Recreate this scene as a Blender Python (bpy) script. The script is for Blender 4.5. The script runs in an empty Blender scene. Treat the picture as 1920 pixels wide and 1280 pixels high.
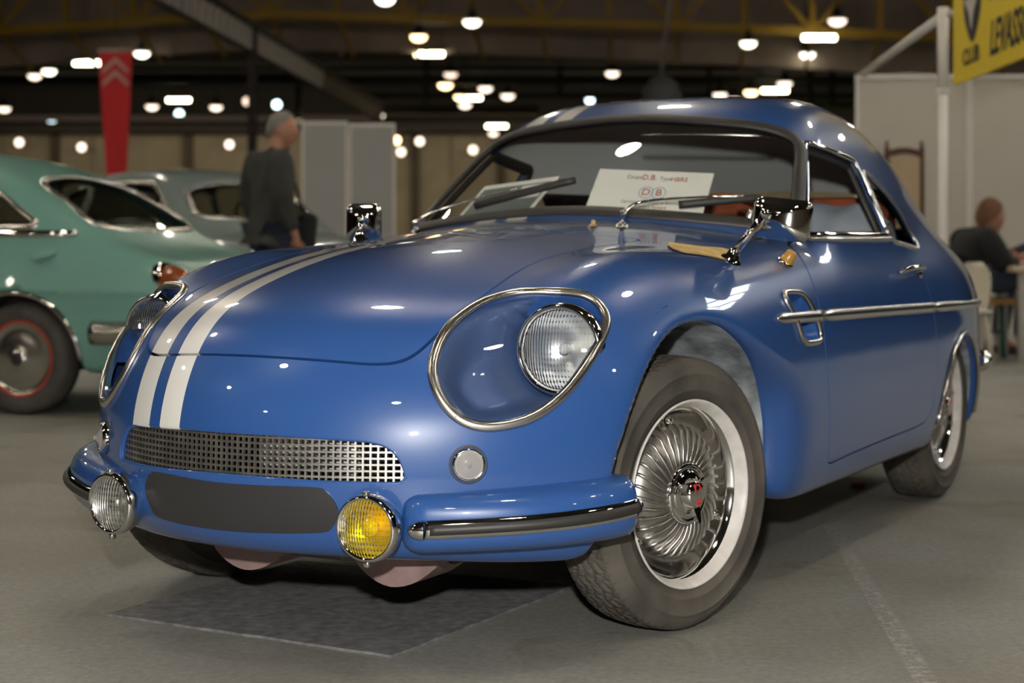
import bpy, bmesh, math, random
import numpy as np
from mathutils import Vector, Matrix, Euler

random.seed(7)
rng = np.random.default_rng(7)
scene = bpy.context.scene
COL = scene.collection

# ------------------------------------------------------------------ camera
F_PX = 3200.0            # focal length in pixels of the 1920 wide frame
CAM_H = 0.86             # camera height above the floor
HORIZON = 440.0          # image row of the horizon
cam_data = bpy.data.cameras.new('camera')
cam = bpy.data.objects.new('camera', cam_data)
COL.objects.link(cam)
cam.location = (0, 0, CAM_H)
cam.rotation_euler = (math.pi / 2, 0, 0)
cam_data.sensor_width = 36.0
cam_data.lens = 36.0 * F_PX / 1920.0
cam_data.shift_y = -(640.0 - HORIZON) / 1920.0
cam_data.clip_end = 400
cam_data.dof.use_dof = True
cam_data.dof.focus_distance = 3.45
cam_data.dof.aperture_fstop = cam_data.lens / 16.0
scene.camera = cam

# ------------------------------------------------------------------ world, flash, exposure
world = bpy.data.worlds.new('hall_air')
scene.world = world
world.use_nodes = True
bg = world.node_tree.nodes['Background']
bg.inputs[0].default_value = (1.0, 0.93, 0.82, 1)
bg.inputs[1].default_value = 0.40

def area_light(name, loc, rot, size, power, color=(1, 1, 1), size_y=None):
    d = bpy.data.lights.new(name, 'AREA')
    d.energy = power; d.color = color; d.size = size
    if size_y: d.shape = 'RECTANGLE'; d.size_y = size_y
    o = bpy.data.objects.new(name, d); COL.objects.link(o)
    o.location = loc; o.rotation_euler = rot
    return o

# the photographer's flash, a little above and left of the lens
area_light('camera_flash', (-0.06, -0.12, 1.22), (math.radians(82), 0, math.radians(3)), 0.07, 115.0, (1.0, 0.97, 0.93))

# unseen fill light, added to brighten the far wall
area_light('far_wall_fill', (0, 80, 6.6), (math.radians(72), 0, 0), 60, 1300.0, (1.0, 0.85, 0.62), 1)

scene.view_settings.view_transform = 'Standard'
scene.view_settings.look = 'None'
scene.view_settings.exposure = 0.30
scene.view_settings.gamma = 1.0
scene.view_settings.use_curve_mapping = False
try:
    scene.cycles.max_bounces = 6
    scene.cycles.diffuse_bounces = 2
    scene.cycles.glossy_bounces = 4
    scene.cycles.transmission_bounces = 5
    scene.cycles.light_sampling_threshold = 0.03
    scene.cycles.transparent_max_bounces = 12
    scene.cycles.sample_clamp_indirect = 4.0
    scene.cycles.blur_glossy = 0.3
    scene.cycles.use_adaptive_sampling = True
    scene.cycles.adaptive_threshold = 0.04
    scene.cycles.use_denoising = True
    scene.cycles.use_light_tree = False
except Exception:
    pass

def at(px, py, depth):
    """world point that lies at image pixel (px,py) at the given depth along the view axis"""
    return Vector(((px - 960.0) / F_PX * depth, depth, CAM_H - (py - HORIZON) / F_PX * depth))
# ------------------------------------------------------------------ object helpers
def tag(o, label=None, cat=None, group=None, kind=None):
    if label: o['label'] = label
    if cat: o['category'] = cat
    if group: o['group'] = group
    if kind: o['kind'] = kind
    return o

def empty(name, loc=(0, 0, 0), rz=0.0, parent=None):
    o = bpy.data.objects.new(name, None)
    COL.objects.link(o)
    o.location = loc; o.rotation_euler = (0, 0, rz)
    o.empty_display_size = 0.1
    if parent: o.parent = parent
    return o

def obj(name, vf, mat=None, parent=None, smooth=True, normals=None, angle=None):
    v, f = vf
    me = bpy.data.meshes.new(name)
    me.from_pydata([tuple(map(float, p)) for p in v], [], [tuple(map(int, q)) for q in f])
    me.update()
    if smooth:
        me.polygons.foreach_set('use_smooth', [True] * len(me.polygons))
        if angle is not None:
            me.set_sharp_from_angle(angle=math.radians(angle))
    if normals is not None:
        me.normals_split_custom_set_from_vertices([tuple(map(float, n)) for n in normals])
    if mat is not None:
        me.materials.append(mat)
    o = bpy.data.objects.new(name, me)
    COL.objects.link(o)
    if parent: o.parent = parent
    return o

def inst(src, name=None, parent=None, matrix=None):
    """another object that shares the mesh of src"""
    o = bpy.data.objects.new(name or src.name.split('.')[0], src.data)
    COL.objects.link(o)
    if parent: o.parent = parent
    if matrix is not None: o.matrix_local = matrix
    return o

# ------------------------------------------------------------------ mesh builders: every one returns (verts, faces)
def join(*parts):
    V, Fc = [], []
    for v, f in parts:
        n = len(V)
        V += [tuple(p) for p in v]
        Fc += [tuple(i + n for i in q) for q in f]
    return V, Fc

def xf(vf, m):
    return [tuple(m @ Vector(p)) for p in vf[0]], vf[1]

def move(vf, d):
    return [(p[0] + d[0], p[1] + d[1], p[2] + d[2]) for p in vf[0]], vf[1]

def box(c, s, bevel=0.0, rot=None):
    bm = bmesh.new()
    bmesh.ops.create_cube(bm, size=1.0)
    for v in bm.verts: v.co = Vector((v.co.x * s[0], v.co.y * s[1], v.co.z * s[2]))
    if bevel > 0:
        bmesh.ops.bevel(bm, geom=bm.edges[:], offset=bevel, segments=2, profile=0.5, affect='EDGES')
    if rot is not None: bm.transform(rot)
    bmesh.ops.translate(bm, verts=bm.verts[:], vec=Vector(c))
    bm.verts.index_update()
    out = [tuple(v.co) for v in bm.verts], [tuple(v.index for v in f.verts) for f in bm.faces]
    bm.free()
    return out

def tube(path, r, seg=8, closed=False, caps=True, flat=1.0, up=None):
    """sweep a circle (or an ellipse when flat != 1) along a path; r may be a list"""
    P = np.array(path, float); n = len(P)
    R = np.full(n, r, float) if np.isscalar(r) else np.array(r, float)
    if closed:
        T = np.roll(P, -1, 0) - np.roll(P, 1, 0)
    else:
        T = np.gradient(P, axis=0)
    T /= np.linalg.norm(T, axis=1)[:, None] + 1e-12
    ref = np.array((0, 0, 1.0))
    if up is not None:
        up = np.array(up, float); ref = up[0] if up.ndim == 2 else up
    if up is None and abs(T[0] @ ref) > 0.9: ref = np.array((1.0, 0, 0))
    A = []
    a = ref - T[0] * (T[0] @ ref); a /= np.linalg.norm(a)
    for i in range(n):
        if up is not None:
            u = up[i] if up.ndim == 2 else up
            a = u - T[i] * (T[i] @ u)
        else:
            a = a - T[i] * (T[i] @ a)
        a = a / (np.linalg.norm(a) + 1e-12)
        A.append(a)
    V, Fc = [], []
    for i in range(n):
        b = np.cross(T[i], A[i])
        for k in range(seg):
            t = 2 * math.pi * k / seg
            V.append(tuple(P[i] + R[i] * (math.cos(t) * flat * A[i] + math.sin(t) * b)))
    m = n if closed else n - 1
    for i in range(m):
        j = (i + 1) % n
        for k in range(seg):
            l = (k + 1) % seg
            Fc.append((i * seg + k, i * seg + l, j * seg + l, j * seg + k))
    if not closed and caps:
        Fc.append(tuple(range(seg))[::-1]); Fc.append(tuple((n - 1) * seg + k for k in range(seg)))
    return V, Fc

def lathe(prof, seg=32, axis='z', a0=0.0, a1=2 * math.pi):
    """prof: list of (radius, height). revolve about the axis"""
    full = abs(a1 - a0 - 2 * math.pi) < 1e-6
    n = len(prof); V, Fc = [], []
    cols = seg if full else seg + 1
    for k in range(cols):
        t = a0 + (a1 - a0) * k / seg
        c, s = math.cos(t), math.sin(t)
        for r, h in prof:
            V.append({'z': (r * c, r * s, h), 'y': (r * c, h, -r * s), 'x': (h, r * c, r * s)}[axis])
    for k in range(seg):
        l = (k + 1) % cols
        for i in range(n - 1):
            Fc.append((k * n + i, l * n + i, l * n + i + 1, k * n + i + 1))
    return V, Fc

def prism(poly, thick, to3d):
    """extrude a 2D polygon; to3d(u, v, w) gives the 3D point for depth w in 0..thick"""
    n = len(poly)
    V = [tuple(to3d(u, v, 0.0)) for u, v in poly] + [tuple(to3d(u, v, thick)) for u, v in poly]
    Fc = [tuple(range(n))[::-1], tuple(range(n, 2 * n))]
    for i in range(n):
        j = (i + 1) % n
        Fc.append((i, j, n + j, n + i))
    return V, Fc

def smooth_poly(pts, n=96, closed=True):
    """Catmull-Rom through the points, resampled evenly"""
    P = np.array(pts, float); m = len(P); out = []
    for i in range(m if closed else m - 1):
        if closed: a, b, c, d = P[i - 1], P[i], P[(i + 1) % m], P[(i + 2) % m]
        else: a, b, c, d = P[max(i - 1, 0)], P[i], P[i + 1], P[min(i + 2, m - 1)]
        for t in np.linspace(0, 1, 16, endpoint=False):
            out.append(0.5 * (2 * b + (c - a) * t + (2 * a - 5 * b + 4 * c - d) * t ** 2 + (3 * b - a - 3 * c + d) * t ** 3))
    out = np.array(out if closed else out + [P[-1]])
    return resample(out, n, closed)

def resample(P, n, closed=True):
    P = np.asarray(P, float)
    Q = np.vstack([P, P[:1]]) if closed else P
    d = np.r_[0, np.cumsum(np.linalg.norm(np.diff(Q, axis=0), axis=1))]
    t = np.linspace(0, d[-1], n, endpoint=not closed)
    return np.column_stack([np.interp(t, d, Q[:, k]) for k in range(Q.shape[1])])

def rrect(w, h, r, n=6):
    pts = []
    for cx, cy, a in ((w / 2 - r, h / 2 - r, 0), (-w / 2 + r, h / 2 - r, 90), (-w / 2 + r, -h / 2 + r, 180), (w / 2 - r, -h / 2 + r, 270)):
        for k in range(n + 1):
            t = math.radians(a + 90 * k / n)
            pts.append((cx + r * math.cos(t), cy + r * math.sin(t)))
    return pts

def text_mesh(body, size, extrude=0.001, shear=0.0, align='CENTER', bold=0.0):
    cu = bpy.data.curves.new('lettering', 'FONT')
    cu.body = body; cu.size = size; cu.extrude = extrude; cu.shear = shear
    cu.align_x = align; cu.align_y = 'CENTER'; cu.offset = bold; cu.resolution_u = 3
    o = bpy.data.objects.new('lettering', cu); COL.objects.link(o)
    dg = bpy.context.evaluated_depsgraph_get()
    me = bpy.data.meshes.new_from_object(o.evaluated_get(dg))
    v = [tuple(p.co) for p in me.vertices]; f = [tuple(p.vertices) for p in me.polygons]
    bpy.data.objects.remove(o); bpy.data.curves.remove(cu); bpy.data.meshes.remove(me)
    return v, f
# ------------------------------------------------------------------ materials
MATS = {}
def nodes_of(m):
    nt = m.node_tree
    return nt, nt.nodes, nt.links, nt.nodes['Principled BSDF']

def mat(name, color=(0.5, 0.5, 0.5), rough=0.5, metal=0.0, coat=0.0, emit=None, estr=0.0, trans=0.0, ior=1.5, noise=None, bump=None, sheen=0.0, spec=None, alpha=None, coat_rough=0.03, subsurf=0.0):
    if name in MATS: return MATS[name]
    m = bpy.data.materials.new(name); m.use_nodes = True
    nt, N, L, b = nodes_of(m)
    b.inputs['Base Color'].default_value = (*color, 1)
    b.inputs['Roughness'].default_value = rough
    b.inputs['Metallic'].default_value = metal
    b.inputs['IOR'].default_value = ior
    b.inputs['Coat Weight'].default_value = coat
    b.inputs['Coat Roughness'].default_value = coat_rough
    b.inputs['Transmission Weight'].default_value = trans
    b.inputs['Sheen Weight'].default_value = sheen
    b.inputs['Subsurface Weight'].default_value = subsurf
    if spec is not None: b.inputs['Specular IOR Level'].default_value = spec
    if emit is not None:
        b.inputs['Emission Color'].default_value = (*emit, 1)
        b.inputs['Emission Strength'].default_value = estr
    tc = N.new('ShaderNodeTexCoord')
    if noise:   # (scale, amount, detail): mottles the colour
        sc, amt = noise[0], noise[1]
        nz = N.new('ShaderNodeTexNoise'); nz.inputs['Scale'].default_value = sc; nz.inputs['Detail'].default_value = noise[2] if len(noise) > 2 else 6
        L.new(tc.outputs['Object'], nz.inputs['Vector'])
        rp = N.new('ShaderNodeMapRange')
        rp.inputs['From Min'].default_value = 0.3; rp.inputs['From Max'].default_value = 0.7
        rp.inputs['To Min'].default_value = 1 - amt; rp.inputs['To Max'].default_value = 1 + amt
        L.new(nz.outputs['Fac'], rp.inputs['Value'])
        mx = N.new('ShaderNodeVectorMath'); mx.operation = 'SCALE'
        mx.inputs[0].default_value = color
        L.new(rp.outputs[0], mx.inputs['Scale'])
        L.new(mx.outputs[0], b.inputs['Base Color'])
    if bump:    # (scale, strength, distance)
        nb = N.new('ShaderNodeTexNoise'); nb.inputs['Scale'].default_value = bump[0]; nb.inputs['Detail'].default_value = 4
        L.new(tc.outputs['Object'], nb.inputs['Vector'])
        bp = N.new('ShaderNodeBump'); bp.inputs['Strength'].default_value = bump[1]; bp.inputs['Distance'].default_value = bump[2] if len(bump) > 2 else 0.002
        L.new(nb.outputs['Fac'], bp.inputs['Height'])
        L.new(bp.outputs[0], b.inputs['Normal'])
    MATS[name] = m
    return m

def glass_mat(name, tint=(0.9, 0.93, 0.92), rough=0.0, refl=1.0):
    """thin sheet glass: clear with a Fresnel reflection"""
    if name in MATS: return MATS[name]
    m = bpy.data.materials.new(name); m.use_nodes = True
    nt = m.node_tree; N = nt.nodes; L = nt.links
    N.remove(N['Principled BSDF'])
    out = N['Material Output']
    tr = N.new('ShaderNodeBsdfTransparent'); tr.inputs[0].default_value = (*tint, 1)
    gl = N.new('ShaderNodeBsdfGlossy'); gl.inputs['Roughness'].default_value = rough
    fr = N.new('ShaderNodeFresnel')
    ge = N.new('ShaderNodeNewGeometry'); mr = N.new('ShaderNodeMapRange')      # same reflection from either side of the sheet
    mr.inputs['To Min'].default_value = 1.5; mr.inputs['To Max'].default_value = 1 / 1.5
    L.new(ge.outputs['Backfacing'], mr.inputs['Value']); L.new(mr.outputs[0], fr.inputs['IOR'])
    ml = N.new('ShaderNodeMath'); ml.operation = 'MULTIPLY'; ml.inputs[1].default_value = refl; ml.use_clamp = True
    L.new(fr.outputs[0], ml.inputs[0])
    mx = N.new('ShaderNodeMixShader')
    L.new(ml.outputs[0], mx.inputs[0]); L.new(tr.outputs[0], mx.inputs[1]); L.new(gl.outputs[0], mx.inputs[2])
    L.new(mx.outputs[0], out.inputs['Surface'])
    MATS[name] = m
    return m

def paint_mat(name, color, stripes=None):
    """glossy car lacquer; stripes are painted bands in the car's own cross-wise coordinate"""
    m = mat(name, color, rough=0.32, coat=1.0, coat_rough=0.02)
    nt, N, L, b = nodes_of(m)
    b.inputs['Specular IOR Level'].default_value = 0.3
    tc = N.new('ShaderNodeTexCoord')
    if stripes:
        sx = N.new('ShaderNodeSeparateXYZ'); L.new(tc.outputs['Object'], sx.inputs[0])
        rs = N.new('ShaderNodeMapRange')     # the roof bands sit a little further out than those on the bonnet
        rs.inputs['From Min'].default_value = -0.75; rs.inputs['From Max'].default_value = -1.12; rs.inputs['To Min'].default_value = 0.0; rs.inputs['To Max'].default_value = 0.085
        L.new(sx.outputs['X'], rs.inputs['Value'])
        ys = N.new('ShaderNodeMath'); ys.operation = 'ADD'; L.new(sx.outputs['Y'], ys.inputs[0]); L.new(rs.outputs[0], ys.inputs[1])
        prev = None
        for y0, y1 in stripes:
            g = N.new('ShaderNodeMath'); g.operation = 'COMPARE'
            g.inputs[1].default_value = (y0 + y1) / 2; g.inputs[2].default_value = abs(y1 - y0) / 2
            L.new(ys.outputs[0], g.inputs[0])
            if prev is None: prev = g
            else:
                ad = N.new('ShaderNodeMath'); ad.operation = 'MAXIMUM'
                L.new(prev.outputs[0], ad.inputs[0]); L.new(g.outputs[0], ad.inputs[1]); prev = ad
        hz = N.new('ShaderNodeMath'); hz.operation = 'GREATER_THAN'; hz.inputs[1].default_value = 0.462
        L.new(sx.outputs['Z'], hz.inputs[0])
        an = N.new('ShaderNodeMath'); an.operation = 'MULTIPLY'
        L.new(prev.outputs[0], an.inputs[0]); L.new(hz.outputs[0], an.inputs[1]); prev = an
        mx = N.new('ShaderNodeMix'); mx.data_type = 'RGBA'
        mx.inputs[6].default_value = (*color, 1); mx.inputs[7].default_value = (0.78, 0.77, 0.72, 1)
        L.new(prev.outputs[0], mx.inputs[0]); L.new(mx.outputs[2], b.inputs['Base Color'])
    # a faint waviness of the hand-laid glass fibre skin
    nb = N.new('ShaderNodeTexNoise'); nb.inputs['Scale'].default_value = 5.0; nb.inputs['Detail'].default_value = 1
    L.new(tc.outputs['Object'], nb.inputs['Vector'])
    bp = N.new('ShaderNodeBump'); bp.inputs['Strength'].default_value = 0.25; bp.inputs['Distance'].default_value = 0.004
    L.new(nb.outputs['Fac'], bp.inputs['Height']); L.new(bp.outputs[0], b.inputs['Normal']); L.new(bp.outputs[0], b.inputs['Coat Normal'])
    return m

M_BLUE = paint_mat('blue_lacquer', (0.026, 0.086, 0.275), stripes=((-0.300, -0.229), (-0.190, -0.124)))
M_CHROME = mat('chrome', (0.82, 0.80, 0.77), rough=0.08, metal=1.0)
M_STEEL = mat('brushed_trim', (0.68, 0.65, 0.60), rough=0.26, metal=1.0)
M_ALU = mat('dull_aluminium', (0.50, 0.48, 0.45), rough=0.36, metal=1.0, noise=(25, 0.25))
M_RUBBER = mat('black_rubber', (0.028, 0.026, 0.024), rough=0.5)
M_TYRE = mat('tyre_rubber', (0.06, 0.054, 0.046), rough=0.78, noise=(9, 0.45, 8))
M_WHITE = mat('white_paint', (0.62, 0.60, 0.56), rough=0.4)
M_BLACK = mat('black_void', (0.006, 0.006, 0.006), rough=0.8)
M_GLASS = glass_mat('window_glass', (0.92, 0.95, 0.93))
M_PLEXI = glass_mat('plexiglass', (0.90, 0.92, 0.95))
M_PAPER = mat('paper', (0.86, 0.83, 0.79), rough=0.7)
M_INK = mat('grey_ink', (0.25, 0.24, 0.22), rough=0.7)
M_INKRED = mat('red_ink', (0.45, 0.08, 0.04), rough=0.7)
M_INKBLUE = mat('pale_blue_ink', (0.25, 0.42, 0.62), rough=0.7)
# ------------------------------------------------------------------ the coupe's skin as an implicit solid (car frame: x forward from the front axle, y to the car's left, z up)
class Spline:
    """natural cubic spline with straight ends"""
    def __init__(s, pts):
        P = sorted(pts); s.x = np.array([p[0] for p in P], float); s.y = np.array([p[1] for p in P], float)
        n = len(P); h = np.diff(s.x); A = np.eye(n); b = np.zeros(n)
        for i in range(1, n - 1):
            A[i, i - 1] = h[i - 1]; A[i, i] = 2 * (h[i - 1] + h[i]); A[i, i + 1] = h[i]
            b[i] = 6 * ((s.y[i + 1] - s.y[i]) / h[i] - (s.y[i] - s.y[i - 1]) / h[i - 1])
        s.m = np.linalg.solve(A, b); s.h = h
        s.s0 = (s.y[1] - s.y[0]) / h[0] - h[0] * (2 * s.m[0] + s.m[1]) / 6
        s.s1 = (s.y[-1] - s.y[-2]) / h[-1] + h[-1] * (2 * s.m[-1] + s.m[-2]) / 6
    def __call__(s, q):
        q = np.asarray(q, float)
        i = np.clip(np.searchsorted(s.x, q) - 1, 0, len(s.h) - 1)
        h = s.h[i]; a = (s.x[i + 1] - q) / h; b = 1 - a
        r = a * s.y[i] + b * s.y[i + 1] + ((a ** 3 - a) * s.m[i] + (b ** 3 - b) * s.m[i + 1]) * h * h / 6
        r = np.where(q < s.x[0], s.y[0] + s.s0 * (q - s.x[0]), r)
        return np.where(q > s.x[-1], s.y[-1] + s.s1 * (q - s.x[-1]), r)

def smax(a, b, k):
    h = np.maximum(k - np.abs(a - b), 0.0) / k
    return np.maximum(a, b) + h * h * h * k / 6.0
def smin(a, b, k):
    return -smax(-a, -b, k)
def sstep(x, a, b):
    t = np.clip((x - a) / (b - a), 0, 1)
    return t * t * t * (t * (6 * t - 15) + 10)

Z_TOP = Spline([(0.95, 0.40), (0.80, 0.575), (0.70, 0.668), (0.60, 0.718), (0.45, 0.765), (0.30, 0.800), (0.10, 0.832), (-0.20, 0.862), (-0.50, 0.888), (-0.75, 0.905),
                (-1.2, 0.91), (-1.8, 0.90), (-2.4, 0.88), (-2.8, 0.83), (-3.1, 0.74)])
X_NOSE = Spline([(0.15, 0.64), (0.22, 0.722), (0.28, 0.760), (0.34, 0.774), (0.42, 0.778), (0.50, 0.776), (0.60, 0.756), (0.75, 0.69)])
W_PLAN = Spline([(0.8, 0.615), (0.5, 0.675), (0.25, 0.715), (0.0, 0.735), (-0.4, 0.748), (-0.9, 0.755), (-1.5, 0.757), (-2.1, 0.752), (-2.5, 0.70), (-2.8, 0.62), (-3.1, 0.50)])
W_SEC = Spline([(0.15, -0.060), (0.25, -0.020), (0.34, -0.003), (0.43, 0.002), (0.52, -0.001), (0.62, -0.010), (0.72, -0.030), (0.82, -0.070), (0.95, -0.155)])
CROWN = Spline([(0.9, 0.14), (0.4, 0.19), (0.0, 0.21), (-0.5, 0.19), (-1.0, 0.17), (-1.6, 0.14), (-2.2, 0.14), (-3.0, 0.2)])
ROOF = Spline([(-0.30, 0.58), (-0.50, 0.735), (-0.70, 0.890), (-0.90, 1.046), (-1.02, 1.136), (-1.14, 1.207), (-1.30, 1.264), (-1.50, 1.288), (-1.72, 1.287), (-2.0, 1.235), (-2.3, 1.120), (-2.6, 0.985), (-2.9, 0.830), (-3.2, 0.66)])
G_PLAN = Spline([(-0.6, 0.64), (-0.9, 0.655), (-1.3, 0.662), (-1.7, 0.655), (-2.1, 0.615), (-2.5, 0.53), (-2.9, 0.42), (-3.2, 0.30)])
G_SEC = Spline([(0.70, 0.05), (0.86, 0.0), (1.00, -0.062), (1.14, -0.135), (1.30, -0.235)])

def body_field(x, y, z, wells=True):
    y2 = y * y
    ay = np.sqrt(y2 + 1e-5)
    w = sstep(x, -0.45, 0.35)
    xs = x + w * (0.84 * y2 - 0.08 * y2 * y2)
    bump = 0.066 * np.exp(-((ay - 0.56) / 0.16) ** 2) * np.exp(-((x - 0.22) / 0.42) ** 2)
    zt = Z_TOP(xs) - CROWN(x) * y2 + bump
    e = 1e-3
    sl = (Z_TOP(xs + e) - Z_TOP(xs - e)) / (2 * e)
    f_top = (z - zt) / np.sqrt(1 + sl * sl)
    f_nose = (xs - X_NOSE(z)) * 0.92
    f_side = ay - W_PLAN(x) - W_SEC(z)
    f_tail = -x + 0.35 * y2 - 2.98 - 0.10 * (z - 0.5)
    f_bot = (0.205 + 0.022 * sstep(x, 0.35, 0.8)) - z
    f = smax(f_top, f_nose, 0.20)
    f = smax(f, f_side, 0.22)
    f = smax(f, f_tail, 0.25)
    f = smax(f, f_bot, 0.06)
    # cabin
    xg = x + 0.56 * y2 * sstep(x, -1.9, -1.0)
    e2 = (ROOF(xg + e) - ROOF(xg - e)) / (2 * e)
    g_top = (z - (ROOF(xg) - 0.10 * y2 * sstep(-x, 1.0, 1.5))) / np.sqrt(1 + e2 * e2)
    g_side = (ay - G_PLAN(x) - G_SEC(z)) * 0.9
    g = smax(g_top, g_side, 0.16)
    g = np.maximum(g, 0.7 - z)
    f = smin(f, g, 0.03 + 0.16 * sstep(-x, 1.6, 2.3))
    if wells:
        # wheel wells: the front one rolls into the sill with a wide soft lip
        dx, dz = x + 0.005, z - 0.285
        d = np.sqrt(dx * dx + dz * dz + 1e-6)
        soft = sstep(-x, 0.02, 0.30) * (1 - sstep(z, 0.42, 0.66))
        c = 0.384 + 0.051 * soft - d
        c = np.minimum(c, ay - 0.40)
        f = smax(f, c, 0.045 + 0.160 * soft)
        dx, dz = x + 2.095, (z - 0.195)
        d = np.sqrt(dx * dx + dz * dz + 1e-6)
        c = np.minimum(0.342 - d, ay - 0.44)
        f = smax(f, c, 0.04)
    return f
# ------------------------------------------------------------------ implicit solid -> triangle skin, and clean cuts along fields
def surface_net(field, lo, hi, step):
    ax = [np.arange(lo[i], hi[i] + step, step) for i in range(3)]
    n = [len(a) for a in ax]
    D = field(ax[0][:, None, None], ax[1][None, :, None], ax[2][None, None, :]).astype(np.float32)
    S = D < 0
    cnt = np.zeros([k - 1 for k in n], np.int8); acc = [np.zeros([k - 1 for k in n], np.float32) for _ in range(3)]
    def sl(off, full): return slice(off, full - 1 + off)
    for a in range(3):
        b, c = [q for q in range(3) if q != a]
        for ob in (0, 1):
            for oc in (0, 1):
                s0 = [None] * 3; s1 = [None] * 3
                s0[a] = slice(0, n[a] - 1); s1[a] = slice(1, n[a])
                s0[b] = s1[b] = sl(ob, n[b]); s0[c] = s1[c] = sl(oc, n[c])
                d0 = D[tuple(s0)]; d1 = D[tuple(s1)]
                x = (S[tuple(s0)] != S[tuple(s1)])
                t = np.where(x, d0 / np.where(x, d0 - d1, 1), 0)
                cnt += x
                acc[a] += t; acc[b] += np.where(x, ob, 0); acc[c] += np.where(x, oc, 0)
    act = cnt > 0
    idx = -np.ones(cnt.shape, np.int64); idx[act] = np.arange(act.sum())
    I = np.argwhere(act); c = cnt[act].astype(float)
    P = np.column_stack([ax[k][0] + step * (I[:, k] + acc[k][act] / c) for k in range(3)])
    quads = []
    for a in range(3):
        b, c = [(1, 2), (2, 0), (0, 1)][a]
        s0 = [slice(1, k - 1) for k in n]; s1 = list(s0)
        s0[a] = slice(0, n[a] - 1); s1[a] = slice(1, n[a])
        A = S[tuple(s0)]; B = S[tuple(s1)]
        E = np.argwhere(A != B); inside = A[A != B]
        off = np.ones(3, int); off[a] = 0
        E = E + off
        def cell(db, dc):
            q = E.copy(); q[:, b] -= db; q[:, c] -= dc
            return idx[q[:, 0], q[:, 1], q[:, 2]]
        q = np.column_stack([cell(1, 1), cell(0, 1), cell(0, 0), cell(1, 0)])
        q[~inside] = q[~inside][:, ::-1]
        quads.append(q)
    Q = np.vstack(quads)
    def grad(P, e=6e-4):
        g = np.empty_like(P)
        for k in range(3):
            d = np.zeros(3); d[k] = e
            g[:, k] = (field(*(P + d).T) - field(*(P - d).T)) / (2 * e)
        return g
    for _ in range(2):
        g = grad(P); v = field(*P.T)
        s = np.clip(v / (np.sum(g * g, 1) + 1e-9), -step, step)
        P = P - s[:, None] * g
    g = grad(P, 2e-3); N = g / (np.linalg.norm(g, axis=1)[:, None] + 1e-12)
    T = np.vstack([Q[:, [0, 1, 2]], Q[:, [0, 2, 3]]])
    return P, N, T

def cut(skin, field, near=None):
    """split a triangle skin (P,N,T) along field == 0; returns (part with field > 0, part with field < 0)"""
    P, N, T = skin
    f = field(P)
    f = np.where(np.abs(f) < 1e-7, 1e-7, f)
    s = f > 0
    st = s[T]; k = st.sum(1)
    pos = [T[k == 3]]; neg = [T[k == 0]]
    mixed = T[(k == 1) | (k == 2)]
    newP, newN, cache = [], [], {}
    base = len(P)
    e = np.vstack([mixed[:, [0, 1]], mixed[:, [1, 2]], mixed[:, [2, 0]]])
    e = e[s[e[:, 0]] != s[e[:, 1]]]
    e = np.unique(np.sort(e, 1), axis=0)
    t = f[e[:, 0]] / (f[e[:, 0]] - f[e[:, 1]])
    P2 = P[e[:, 0]] + t[:, None] * (P[e[:, 1]] - P[e[:, 0]])
    N2 = N[e[:, 0]] + t[:, None] * (N[e[:, 1]] - N[e[:, 0]])
    N2 /= np.linalg.norm(N2, axis=1)[:, None] + 1e-12
    lut = {(int(a), int(b)): base + i for i, (a, b) in enumerate(e)}
    pp, nn = [], []
    for tri in mixed:
        a, b, c = (int(q) for q in tri)
        for _ in range(3):
            if s[a] != s[b] and s[a] != s[c]: break
            a, b, c = b, c, a
        ab = lut[(a, b) if a < b else (b, a)]; ac = lut[(a, c) if a < c else (c, a)]
        one, two = (pp, nn) if s[a] else (nn, pp)
        one.append((a, ab, ac)); two.append((ab, b, c)); two.append((ab, c, ac))
    PA = np.vstack([P, P2]) if len(P2) else P
    NA = np.vstack([N, N2]) if len(N2) else N
    def pack(lst, extra):
        T_ = np.vstack([*lst, np.array(extra, int).reshape(-1, 3)])
        u, inv = np.unique(T_, return_inverse=True)
        return PA[u], NA[u], inv.reshape(-1, 3)
    return pack(pos, pp), pack(neg, nn)

def pick(skin, mask_t):
    P, N, T = skin
    T = T[mask_t]; u, inv = np.unique(T, return_inverse=True)
    return P[u], N[u], inv.reshape(-1, 3)

def loops(skin):
    """ordered boundary loops (lists of vertex indices), longest first"""
    T = skin[2]
    e = np.vstack([T[:, [0, 1]], T[:, [1, 2]], T[:, [2, 0]]])
    M = int(T.max()) + 1
    k1 = e[:, 0].astype(np.int64) * M + e[:, 1]; k2 = e[:, 1].astype(np.int64) * M + e[:, 0]
    b_ = e[~np.isin(k1, k2)]
    nxt = {int(a): int(b) for a, b in b_}
    out = []
    while nxt:
        a, b = nxt.popitem(); lp = [a]
        while b != a and b in nxt:
            lp.append(b); b = nxt.pop(b)
        out.append(lp)
    P = skin[0]
    out.sort(key=lambda l: -np.linalg.norm(np.diff(P[l + l[:1]], axis=0), axis=1).sum())
    return out

def flange(skin, depth):
    """turn the panel's open edges inwards so it reads as a solid sheet; returns verts, faces, normals"""
    P, N, T = skin
    V = P.tolist(); Nn = N.tolist(); Fc = T.tolist()
    for lp in loops(skin):
        n0 = len(V); Q = P[lp]; m = N[lp]
        tan = sum(np.roll(Q, -k_, 0) - np.roll(Q, k_, 0) for k_ in (1, 2, 3, 4))
        w = np.cross(tan, m); w /= np.linalg.norm(w, axis=1)[:, None] + 1e-12
        nA = (w * 0.9 + m * 0.1).tolist()
        k = len(lp)
        V += Q.tolist(); Nn += nA
        V += (Q - m * (depth(Q) if callable(depth) else depth)).tolist(); Nn += w.tolist()
        for i in range(k):
            j = (i + 1) % k
            Fc.append((n0 + j, n0 + i, n0 + k + i, n0 + k + j))
    return V, Fc, Nn

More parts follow.
